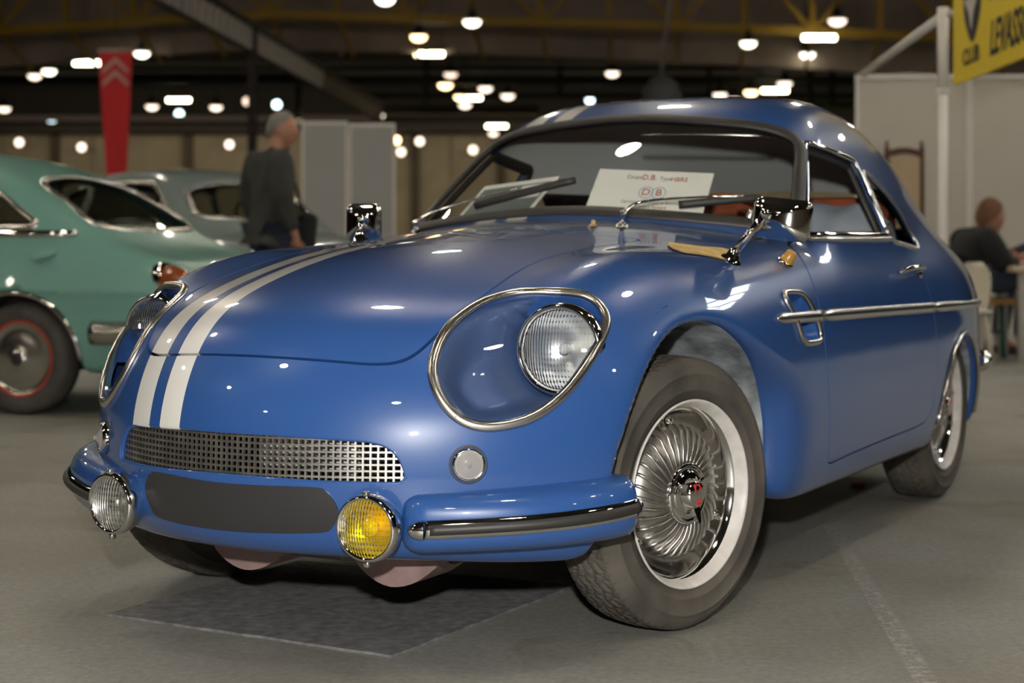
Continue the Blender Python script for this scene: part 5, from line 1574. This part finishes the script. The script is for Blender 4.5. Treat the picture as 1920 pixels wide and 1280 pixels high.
M_SKIN = mat('skin_tone', (0.42, 0.21, 0.13), rough=0.5, subsurf=0.1)
M_GHAIR = mat('grey_hair', (0.21, 0.195, 0.17), rough=0.8, noise=(60, 0.35), bump=(120, 0.6, 0.004))
M_BHAIR = mat('brown_hair', (0.16, 0.075, 0.035), rough=0.8, noise=(60, 0.3), bump=(120, 0.6, 0.004))
M_JACK = mat('charcoal_jacket', (0.040, 0.040, 0.034), rough=0.85, noise=(6, 0.3), bump=(9, 0.5, 0.03))
M_JEANS = mat('dark_denim', (0.020, 0.026, 0.045), rough=0.9, noise=(8, 0.25))
M_BLKC = mat('black_cloth', (0.012, 0.013, 0.013), rough=0.9)
M_SHOE = mat('brown_shoe', (0.05, 0.03, 0.02), rough=0.5)
Yp = 11.6
p1_ = person('grey-haired person in a charcoal jacket standing in profile by grey panels', ((510 - 960) / 3200 * Yp, Yp, 0), math.radians(36), STAND, dict(skin=M_SKIN, hair=M_GHAIR, top=M_JACK, legs=M_JEANS, shoe=M_SHOE), head_yaw=math.radians(-40), sc=0.955)
# lanyard, shirt front and shoulder bag of the standing visitor
obj('shirt_front', xf(prism(smooth_poly([(-0.06, 1.20), (0.06, 1.20), (0.05, 1.45), (0.0, 1.50), (-0.05, 1.45)], 24), 0.02, lambda u, v, w: (0.118 + w - 0.10 * (v - 1.2) * 0.2, u, v)), Matrix.Identity(4)), mat('pale_shirt', (0.55, 0.50, 0.48), rough=0.8), p1_)
obj('lanyard', tube([(0.02, -0.075, 1.50), (0.09, -0.085, 1.44), (0.145, -0.06, 1.33), (0.155, -0.02, 1.18), (0.155, 0.02, 1.18), (0.145, 0.06, 1.33)], 0.012, 8), mat('blue_ribbon', (0.05, 0.03, 0.22), rough=0.6), p1_)
bag = obj('shoulder_bag', xf(box((0, 0, 0), (0.13, 0.26, 0.34), 0.04), Matrix.Translation((-2 + 2.0, 0, 0))), M_BLKC)
bag.location = Vector((-1.42, Yp + 0.10, 0.84)); bag.rotation_euler = (0, 0.1, math.radians(14))
tag(bag, 'black shoulder bag hanging at the hip of the standing person', 'bag')
obj('bag_strap', tube([(-0.03, -0.05, 0.16), (-0.12, 0.0, 0.40), (-0.17, 0.06, 0.60)], 0.012, 8), M_BLKC, bag)
Ys = 12.0
person('person in a black jacket and jeans sitting on the beer bench', ((1795 - 960) / 3200 * Ys, Ys, 0), math.radians(14), SIT, dict(skin=M_SKIN, hair=M_BHAIR, top=M_BLKC, legs=mat('blue_denim', (0.030, 0.042, 0.062), rough=0.9), shoe=M_SHOE), head_yaw=math.radians(22))
person('person in dark clothes leaning over the table at the right edge', (4.42, 12.75, 0), math.radians(188), {**SIT, 'chest': (0.20, 0, 0.80, 0.150, 0.120), 'neck': (0.32, 0, 0.90, 0.055), 'skull': (0.41, 0, 0.97, 0.065), 'shL': (0.20, 0.20, 0.86, 0.070), 'shR': (0.20, -0.20, 0.86, 0.070), 'belly': (0.08, 0, 0.64, 0.135, 0.125), 'elL': (0.48, 0.27, 0.72, 0.050), 'wristL': (0.72, 0.16, 0.70, 0.030), 'elR': (0.48, -0.27, 0.72, 0.050), 'wristR': (0.72, -0.16, 0.70, 0.030)}, dict(skin=M_SKIN, hair=M_BHAIR, top=mat('navy_cloth', (0.010, 0.014, 0.022), rough=0.9), legs=M_JEANS, shoe=mat('red_white_shoe', (0.55, 0.20, 0.17), rough=0.6)), head_yaw=0.0)
# ------------------------------------------------------------------ booths, banner, furniture
M_PANEL = mat('grey_panel_cloth', (0.40, 0.40, 0.39), rough=0.85, noise=(1.5, 0.06))
M_PWHITE = mat('offwhite_panel', (0.56, 0.53, 0.47), rough=0.8, noise=(1.2, 0.06))
M_POLE = mat('white_tube', (0.80, 0.77, 0.72), rough=0.4)
Yg = 20.0
def panel(name, label, px0, px1, pytop, Y_, m, group=None, zb=0.0):
    x0, x1 = (px0 - 960) / F_PX * Y_, (px1 - 960) / F_PX * Y_
    zt = CAM_H + (HORIZON - pytop) / F_PX * Y_
    root = empty(name, ((x0 + x1) / 2, Y_, 0)); tag(root, label, 'panel', group)
    w = x1 - x0
    obj('board', box((0, 0, zt / 2), (w - 0.02, 0.03, zt - 0.06)), m, root, smooth=False)
    for s in (-1, 1): obj('upright', box((s * (w / 2 - 0.012), -0.005, zt / 2), (0.022, 0.045, zt)), M_POLE, root, smooth=False)
    obj('top_rail', box((0, -0.005, zt - 0.02), (w - 0.05, 0.045, 0.035)), M_POLE, root, smooth=False)
    return root
panel('display_panel', 'grey exhibition panel directly behind the standing person', 566, 652, 227, Yg, M_PANEL, 'grey exhibition panels')
panel('display_panel', 'grey exhibition panel behind the coupe wing mirror', 655, 741, 231, Yg, M_PANEL, 'grey exhibition panels')

# right-hand booth
Yb = 14.5
names = ['off-white booth wall panel with the wooden screen before it', 'off-white booth wall panel behind the seated person', 'off-white booth wall panel at the right edge of the picture']
for k, (a, b_) in enumerate(((1604, 1816), (1817, 2029), (2030, 2242))):
    panel('booth_panel', names[k], a, b_, 139, Yb, M_PWHITE, 'off-white booth wall panels')
# short return wall of the booth
Ypole = 10.2
q = at(1768, 20, Ypole)
pl_ = empty('canopy_pole', (q.x, Ypole, 0)); tag(pl_, 'white tubular pole with a slanting brace carrying the yellow sign', 'pole')
obj('upper_tube', tube([(0, 0, 1.72), (0, 0, q.z + 0.02)], 0.033, 16), M_POLE, pl_)
obj('lower_tube', tube([(0, 0, 0.0), (0, 0, 1.72)], 0.028, 16), M_POLE, pl_)
obj('collar', tube([(0, 0, 1.70), (0, 0, 1.73)], 0.037, 16), M_POLE, pl_)
e = at(1618, 139, Yb - 0.1)
obj('brace', tube([(0, 0, q.z - 0.03), tuple(e - Vector((q.x, Ypole, 0)))], 0.027, 10), M_POLE, pl_)
obj('foot', lathe([(0.0, 0.02), (0.12, 0.018), (0.125, 0.0)], 20), M_POLE, pl_)
obj('sign_arm', tube([(0, 0, q.z - 0.02), (0.12, -0.10, q.z - 0.02), (0.06, -1.9, q.z + 0.0)], 0.018, 10), M_POLE, pl_)
# yellow club sign, edge-on, running towards the camera
a, b_ = at(1787, 160, Ypole - 0.1), at(1921, 107, (Ypole - 0.1) * 280 / 333)
dz = a.z; L_ = 2.0
dirn = Vector((b_.x - a.x, b_.y - a.y, 0)).normalized()
nrm_ = Vector((dirn.y, -dirn.x, 0))
if nrm_.x > 0: nrm_ = -nrm_
Hs = 1.02
SIGN = empty('club_sign', (a.x, a.y, dz)); tag(SIGN, 'yellow club sign with black italic letters at the top right', 'sign')
M_YSIGN = mat('yellow_sign', (0.82, 0.60, 0.015), rough=0.55)
def s3(u, v, w): return tuple(dirn * u + Vector((0, 0, v)) - nrm_ * w)
obj('sign_board', prism([(0, 0), (L_, 0), (L_, Hs), (0, Hs)], 0.02, s3), M_YSIGN, SIGN, smooth=False)
M_BLKINK = mat('black_ink', (0.010, 0.009, 0.008), rough=0.6)
def sign_text(txt, size, u, v, shear=0.25, align='LEFT', sx=1.0):
    tv, tf = text_mesh(txt, size, 0.0015, shear, align, bold=size * 0.018)
    return [tuple(dirn * (u + p[0] * sx) + Vector((0, 0, v + p[1])) + nrm_ * (0.002 + p[2])) for p in tv], tf
obj('lettering', sign_text('CLUB', 0.13, 0.26, 0.125, 0.0, 'LEFT', 1.25), M_BLKINK, SIGN, smooth=False)
obj('lettering', sign_text('LEVASSOR', 0.26, 0.90, 0.16, 0.30, 'LEFT', 0.78), M_BLKINK, SIGN, smooth=False)
obj('lettering', sign_text('PANHARD', 0.26, 0.90, 0.46, 0.30, 'LEFT', 0.78), M_BLKINK, SIGN, smooth=False)
def emblem(poly, w, m): obj('emblem', prism(poly, 0.002, lambda u, v, t: tuple(dirn * u + Vector((0, 0, v)) + nrm_ * (w + t))), m, SIGN, smooth=False)
ec = (0.50, 0.43)
def scaled(pts, k=1.0): return [(ec[0] + u * k * 1.1, ec[1] + v * k) for u, v in pts]
oval = smooth_poly([(0, 0.24), (0.13, 0.16), (0.19, 0.0), (0.13, -0.13), (0, -0.23), (-0.13, -0.13), (-0.19, 0.0), (-0.13, 0.16)], 48)
emblem(scaled(oval), 0.002, M_BLKINK)
emblem(scaled([(0, 0.19), (0.10, 0.13), (0.12, 0.02), (0.0, -0.03), (-0.12, 0.02), (-0.10, 0.13)]), 0.005, mat('red_print', (0.30, 0.02, 0.015), rough=0.6))
emblem(scaled([(-0.15, 0.02), (0.15, 0.02), (0.05, -0.06), (0, -0.16), (-0.05, -0.06)]), 0.008, mat('white_print', (0.62, 0.58, 0.54), rough=0.6))

# folding wooden screen with cream cloth
M_DWOOD = mat('dark_brown_wood', (0.10, 0.045, 0.018), rough=0.5)
M_CLOTH = mat('cream_pleated_cloth', (0.66, 0.52, 0.34), rough=0.9)
Yw = 13.4
scr = empty('folding_screen', ((1684 - 960) / F_PX * Yw, Yw, 0)); tag(scr, 'dark-framed folding screen with cream pleated cloth by the booth wall', 'screen')
def leaf(x0, x1, y0, y1, h):
    p0, p1 = Vector((x0, y0, 0)), Vector((x1, y1, 0)); d = p1 - p0
    for p in (p0, p1):
        st_ = obj('stile', box((p.x, p.y, h / 2), (0.035, 0.035, h)), M_DWOOD, scr, smooth=False)
        obj('finial', move(lathe([(0.0, 0.05), (0.014, 0.04), (0.018, 0.022), (0.010, 0.008), (0.016, 0.0)], 12), (p.x, p.y, h)), M_DWOOD, st_)
    arch = [(t, 0.03 * math.sin(math.pi * t)) for t in np.linspace(0, 1, 9)]
    obj('crest_rail', tube([tuple(p0 + d * t + Vector((0, 0, h - 0.06 + z))) for t, z in arch], 0.026, 8), M_DWOOD, scr)
    obj('bottom_rail', tube([tuple(p0 + Vector((0, 0, 0.15))), tuple(p1 + Vector((0, 0, 0.15)))], 0.022, 8), M_DWOOD, scr)
    n = 48; V = []
    for i in range(n):
        t = 0.06 + 0.88 * i / (n - 1); c = p0 + d * t; o_ = 0.010 * math.sin(i * 1.3)
        V += [(c.x, c.y + o_, 0.17), (c.x, c.y + o_, h - 0.08)]
    obj('cloth', (V, [(2 * i, 2 * i + 2, 2 * i + 3, 2 * i + 1) for i in range(n - 1)]), M_CLOTH, scr)
hs = CAM_H + (440 - 275) / F_PX * Yw
leaf(-0.10, 0.185, -0.05, 0.0, hs); leaf(-0.185, -0.10, 0.20, -0.04, hs - 0.05)

# beer bench, table, plastic chair
M_PINE = mat('varnished_pine', (0.33, 0.19, 0.055), rough=0.4, noise=(6, 0.15))
M_GLEG = mat('green_steel_leg', (0.012, 0.075, 0.050), rough=0.45)
Yq = 12.0
bx = (1838 - 960) / F_PX * Yq
bn = empty('beer_bench', (bx, Yq, 0), math.radians(10)); tag(bn, 'pine-topped beer bench on green folding legs', 'bench')
obj('seat_board', box((-0.45, 0, 0.395), (1.30, 0.28, 0.045), 0.006), M_PINE, bn, smooth=False)
for x in (-0.95, 0.11):
    for s in (-1, 1): obj('leg', tube([(x, s * 0.10, 0.375), (x + 0.0, s * 0.13, 0.0)], 0.018, 8), M_GLEG, bn)
    obj('stretcher', tube([(x, -0.115, 0.18), (x, 0.115, 0.18)], 0.012, 8), M_GLEG, bn)
tb = empty('folding_table', ((1990 - 960) / F_PX * 11.9, 11.9, 0)); tag(tb, 'pale folding table beside the seated person', 'table')
obj('table_top', box((0, 0, 0.625), (0.84, 0.62, 0.045), 0.008), mat('pale_wood_top', (0.50, 0.41, 0.29), rough=0.45), tb)
for x in (-0.34, 0.34):
    for y in (-0.24, 0.24): obj('leg', box((x, y, 0.30), (0.065, 0.05, 0.60), 0.006), mat('pale_grey_leg', (0.40, 0.37, 0.33), rough=0.5), tb)
ch_ = empty('plastic_chair', ((1786 - 960) / F_PX * 11.3, 11.3, 0), math.radians(215)); ch_.scale = (0.88, 0.88, 0.88); tag(ch_, 'white plastic garden chair behind the coupe tail', 'chair')
M_PLAST = mat('white_plastic', (0.62, 0.57, 0.46), rough=0.4)
def shell():
    V = []; n, m_ = 12, 10
    for j in range(m_):
        v = j / (m_ - 1); w = 0.20 * math.sqrt(max(0.02, 1 - (max(0, v - 0.35) / 0.68) ** 2.2))
        for i in range(n):
            u = -1 + 2 * i / (n - 1); V.append((-0.20 - 0.10 * v + 0.07 * (1 - u * u) * -1 + 0.06, u * w, 0.40 + v * 0.37))
    Fq = [(j * n + i, j * n + i + 1, (j + 1) * n + i + 1, (j + 1) * n + i) for j in range(m_ - 1) for i in range(n - 1)]
    k = len(V); V2 = [(p[0] - 0.014, p[1], p[2]) for p in V]
    Fq2 = [tuple(k + q for q in reversed(f)) for f in Fq]
    rim = [(i * n) for i in range(m_)] + [((m_ - 1) * n + i) for i in range(1, n)] + [(j * n + n - 1) for j in range(m_ - 2, -1, -1)]
    Fq3 = [(rim[i], rim[i + 1], k + rim[i + 1], k + rim[i]) for i in range(len(rim) - 1)]
    return V + V2, Fq + Fq2 + Fq3
obj('backrest', shell(), M_PLAST, ch_)
obj('seat', box((0.0, 0, 0.40), (0.42, 0.42, 0.03), 0.012), M_PLAST, ch_)
for x in (-0.18, 0.18):
    for y in (-0.18, 0.18): obj('leg', tube([(x * 0.9, y * 0.9, 0.39), (x * 1.15, y * 1.15, 0.0)], [0.024, 0.016], 8), M_PLAST, ch_)

# red banner with two pale chevrons
Yr = 30.0
bt = at(217, 92, Yr); bbm = at(217, 358, Yr)
bnr = empty('hanging_banner', tuple(bt)); tag(bnr, 'tall red hanging banner with two pale chevrons', 'banner')
h_ = bt.z - bbm.z; w0, w1 = 62 / F_PX * Yr, 34 / F_PX * Yr
n = 24; V = []
for j in range(n + 1):
    t = j / n; w = w0 + (w1 - w0) * t ** 1.2
    for i in range(9):
        u = -1 + 2 * i / 8; V.append((u * w / 2 + 0.01 * t, 0.02 * math.sin(3 * u + 5 * t), -0.05 - t * (h_ - 0.05)))
kk = len(V); V2 = [(p[0], p[1] + 0.006, p[2]) for p in V]
Fq = [(j * 9 + i, j * 9 + i + 1, (j + 1) * 9 + i + 1, (j + 1) * 9 + i) for j in range(n) for i in range(8)]
obj('cloth', (V + V2, [tuple(reversed(f)) for f in Fq] + [tuple(kk + q for q in f) for f in Fq]), mat('red_cloth', (0.62, 0.025, 0.03), rough=0.8), bnr)
obj('top_bar', tube([(-w0 * 0.53, 0, -0.025), (w0 * 0.53, 0, -0.025)], 0.032, 10), mat('pale_bar', (0.45, 0.36, 0.30), rough=0.5), bnr)
obj('cord', tube([(-w0 * 0.5, 0, 0.0), (0, 0, 0.26), (w0 * 0.5, 0, 0.0)], 0.012, 6), mat('tan_cord', (0.25, 0.17, 0.09), rough=0.8), bnr)
obj('suspension_wire', tube([(0, 0, 0.25), (0, 0, 9.02 - bt.z)], 0.006, 6), M_SHADE, bnr)
M_CHEV = mat('pale_chevron_print', (0.50, 0.32, 0.27), rough=0.8)
for dy in (0.0, -0.225):
    arm = 0.052
    pts = [(-0.225, -0.44), (0.0, -0.17), (0.225, -0.44), (0.225, -0.56), (0.0, -0.29), (-0.225, -0.56)]
    pts = [(u, v * 0.8 + dy) for u, v in pts]
    obj('chevron', prism(pts, 0.004, lambda u, v, w: (u, -0.030 - w, v)), M_CHEV, bnr, smooth=False)

# dark globe hanging beyond the coupe roof
Ygl = 26.0
q = at(1240, 172, Ygl)
gl = obj('hanging_globe', lathe([(0.0, 0.30), (0.05, 0.30), (0.06, 0.24), (0.16, 0.20), (0.25, 0.11), (0.30, -0.02), (0.30, -0.14), (0.26, -0.22), (0.0, -0.24)], 28), mat('dark_grey_shell', (0.045, 0.045, 0.042), rough=0.7))
gl.location = q; tag(gl, 'dark grey dome hanging from a cable beyond the coupe roof', 'dome')
top = Vector((at(1290, -10, Ygl).x, Ygl, 9.0))
obj('cable', tube([(0, 0, 0.29), ((top.x - q.x) * 1.6, 0, 9.02 - q.z)], 0.03, 8), mat('grey_cable', (0.14, 0.12, 0.10), rough=0.7), gl)

# felt mat under the nose of the coupe
def felt():
    m = mat('grey_felt', (0.16, 0.155, 0.152), rough=0.95, noise=(35, 0.35, 8), bump=(220, 0.5, 0.003))
    return m
c1, c2, c3 = g(200, 1155), g(735, 1234), g(1078, 1101)
c4 = c1 + (c3 - c2) * 0.9
edge = []
for p, q_ in ((c1, c2), (c2, c3), (c3, c4), (c4, c1)):
    for t in np.linspace(0, 1, 14, endpoint=False):
        edge.append(p + (q_ - p) * t + Vector((random.uniform(-1, 1) * 0.003, random.uniform(-1, 1) * 0.003, 0)))
for i in range(3):
    edge[i] = edge[i] + (edge[4] - edge[0]) * 0.0
top_ = []
poly2 = [(e_.x, e_.y) for e_ in edge]
mt = obj('felt_mat', prism(poly2, 0.006, lambda u, v, w: (u, v, w + 0.0005)), felt(), smooth=False)
tag(mt, 'dark grey felt mat lying under the nose of the coupe', 'mat')
# orange scrap on the floor
q = g(1608, 911)
sc_ = obj('orange_scrap', prism(smooth_poly([(-0.022, -0.012), (0.0, -0.018), (0.022, -0.008), (0.024, 0.010), (0.004, 0.016), (-0.018, 0.012)], 16), 0.012, lambda u, v, w: (q.x + u, q.y + v, w * (1 + 8 * u))), mat('orange_scrap', (0.65, 0.09, 0.02), rough=0.6))
tag(sc_, 'small orange scrap lying on the floor beside the coupe', 'scrap')

# ------------------------------------------------------------------ papers and things on and in the coupe
CARM = CAR.matrix_basis.copy()
def sheet(name, label, cat_, corners, m, parent_none=True, thick=0.0015):
    """rectangle through four car-frame corners (tl, tr, br, bl)"""
    c = [CARM @ Vector(q) for q in corners]
    c[1] = c[0] + c[2] - c[3]
    nn = (c[1] - c[0]).cross(c[3] - c[0]).normalized()
    ctr_ = (c[0] + c[1] + c[2] + c[3]) / 4
    root = empty(name, tuple(ctr_)); tag(root, label, cat_)
    V = [tuple(q - ctr_) for q in c] + [tuple(q - ctr_ + nn * thick) for q in c]
    obj('sheet', (V, [(0, 1, 2, 3), (7, 6, 5, 4), (0, 4, 5, 1), (1, 5, 6, 2), (2, 6, 7, 3), (3, 7, 4, 0)]), m, root, smooth=False)
    def put(vf, u, v, lift):
        """place flat shapes drawn in sheet units (width 1, height 1 upwards)"""
        O, U, W = c[3], c[2] - c[3], c[0] - c[3]
        return [tuple(O + U * (u + p[0]) + W * (v + p[1]) - nn * (lift + p[2]) - ctr_) for p in vf[0]], vf[1]
    return root, put
def wpt(y, z, off): return tuple(ws_pt(y, z, off))
r_, put = sheet('info_sheet', 'white printed sheet with red and blue emblem behind the windscreen', 'paper', [wpt(0.000, 1.064, -0.020), wpt(0.334, 1.046, -0.020), wpt(0.372, 0.884, -0.026), wpt(0.048, 0.902, -0.026)], M_PAPER)
asp = 0.62 / 1.0
def line(txt, size, u, v, m, sx=0.62, lift=0.001):
    tv, tf = text_mesh(txt, size, 0.0003)
    tv = [(p[0] * sx, p[1], p[2]) for p in tv]
    obj('lettering', put((tv, tf), u, v, lift), m, r_, smooth=False)
line('Coupe', 0.08, 0.33, 0.88, M_INK); line('D.B.', 0.12, 0.46, 0.88, M_INKRED); line('Type', 0.08, 0.60, 0.87, M_INK); line('HBR5', 0.10, 0.72, 0.865, M_INKRED)
for u in (0.47, 0.58):
    ringp = [(0.062 * math.cos(t), 0.098 * math.sin(t), 0) for t in np.linspace(0, 2 * math.pi, 32, endpoint=False)]
    V = [(p[0] * k, p[1] * k, 0) for p in ringp for k in (1.0, 0.88)]
    obj('emblem_ring', put((V, [(2 * i, 2 * i + 1, (2 * i + 3) % 64, (2 * i + 2) % 64) for i in range(32)]), u, 0.63, 0.001), M_INKBLUE, r_, smooth=False)
line('D', 0.15, 0.47, 0.63, M_INKRED, 0.7, 0.0015); line('B', 0.15, 0.58, 0.63, M_INKRED, 0.7, 0.0015)
for k, t in enumerate(('Carrosserie Deutsch et Bonnet', 'Mecanique Panhard', 'Moteur 2 cylindres 850 cm3', 'Boite 4 vitesses, traction avant', 'Poids 600 kg, 160 km/h')):
    line(t, 0.062, 0.53, 0.47 - 0.075 * k, M_INK if k != 1 else mat('olive_ink', (0.30, 0.20, 0.05)), 0.62)
r_, put = sheet('framed_print', 'grey print with white border leaning inside the windscreen', 'paper', [wpt(-0.400, 1.018, -0.018), wpt(-0.128, 1.056, -0.018), wpt(-0.165, 0.918, -0.025), wpt(-0.455, 0.893, -0.025)], M_PAPER)
def quad(u0, u1, v0, v1, m, lift, nm): obj(nm, put(([(u0, v0, 0), (u1, v0, 0), (u1, v1, 0), (u0, v1, 0)], [(0, 1, 2, 3)]), 0, 0, lift), m, r_, smooth=False)
quad(0.05, 0.95, 0.14, 0.90, mat('grey_photo', (0.16, 0.185, 0.18), rough=0.4), 0.0006, 'picture')
quad(0.60, 0.93, 0.56, 0.86, M_PAPER, 0.0012, 'label_patch')
obj('crest', put(prism([(0, 0.12), (0.07, 0.08), (0.06, -0.05), (0, -0.12), (-0.06, -0.05), (-0.07, 0.08)], 0.0003, lambda u, v, w: (u, v, w)), 0.765, 0.71, 0.0015), mat('orange_print', (0.50, 0.20, 0.05), rough=0.6), r_, smooth=False)
obj('crest', put(prism([(0, 0.075), (0.04, 0.05), (0.035, -0.03), (0, -0.075), (-0.035, -0.03), (-0.04, 0.05)], 0.0003, lambda u, v, w: (u, v, w)), 0.765, 0.71, 0.0022), mat('pink_print', (0.50, 0.25, 0.25), rough=0.6), r_, smooth=False)
# worn yellow card on the wing
cc = [surf_top(*q_) for q_ in ((-0.33, 0.475), (-0.47, 0.575), (-0.37, 0.612), (-0.22, 0.545))]
cc = [q_ + surf_n(q_) * 0.003 for q_ in cc]
Vc = [];
for q_ in cc: Vc.append(tuple(CARM @ Vector(q_)))
o0 = Vector(Vc[0]); ring_ = smooth_poly([Vc[0], tuple((Vector(Vc[0]) + Vector(Vc[1])) / 2), Vc[1], Vc[2], tuple((Vector(Vc[2]) + Vector(Vc[3])) / 2), Vc[3]], 30)
cm = np.mean(ring_, axis=0); gridV = [tuple(cm + (p - cm) * k - cm) for k in (1.0, 0.66, 0.33, 0.02) for p in ring_]
gridV = [(p[0], p[1], p[2]) for p in gridV]
nR = 30; Fg = [(j * nR + i, j * nR + (i + 1) % nR, (j + 1) * nR + (i + 1) % nR, (j + 1) * nR + i) for j in range(3) for i in range(nR)]
kk = len(gridV); gv2 = [(p[0], p[1], p[2] + 0.0016) for p in gridV]
cd = obj('paper_card', (gridV + gv2, [tuple(reversed(f)) for f in Fg] + [tuple(kk + q_ for q_ in f) for f in Fg]), mat('aged_yellow_card', (0.66, 0.46, 0.17), rough=0.6, noise=(25, 0.25)))
cd.location = cm; tag(cd, 'aged yellow card lying on the coupe wing by the mirror', 'card')
# pale jacket thrown over the driver's seat
def cloth():
    V = []; nx, ny = 22, 26
    for j in range(ny):
        for i in range(nx):
            u, v = i / (nx - 1), j / (ny - 1)
            y = 0.10 + 0.49 * u
            fold = 0.012 * math.sin(11 * u + 5 * v) + 0.008 * math.sin(23 * u - 7 * v) + 0.006 * math.sin(17 * v + 3 * u)
            top = 0.968 - 0.55 * abs(u - 0.55) ** 2.4 + 0.012 * math.sin(9 * u)
            if v < 0.6: w = v / 0.6; x = -1.70 - 0.13 * w ** 1.4 + fold; z = 0.62 + (top - 0.62) * math.sin(w * math.pi / 2)
            else: w = (v - 0.6) / 0.4; x = -1.83 - 0.13 * w + fold * 0.5; z = top - 0.16 * w * w
            V.append((x + 0.03, y, z + fold * 0.6))
    Fq = [(j * nx + i, j * nx + i + 1, (j + 1) * nx + i + 1, (j + 1) * nx + i) for j in range(ny - 1) for i in range(nx - 1)]
    return V, Fq
jk_ = obj('draped_jacket', cloth(), mat('pale_blue_cloth', (0.34, 0.38, 0.42), rough=0.9))
jk_.modifiers.new('thick', 'SOLIDIFY').thickness = 0.006
jk_.matrix_basis = CARM; tag(jk_, 'pale blue-grey jacket draped over the driver seat of the coupe', 'jacket')
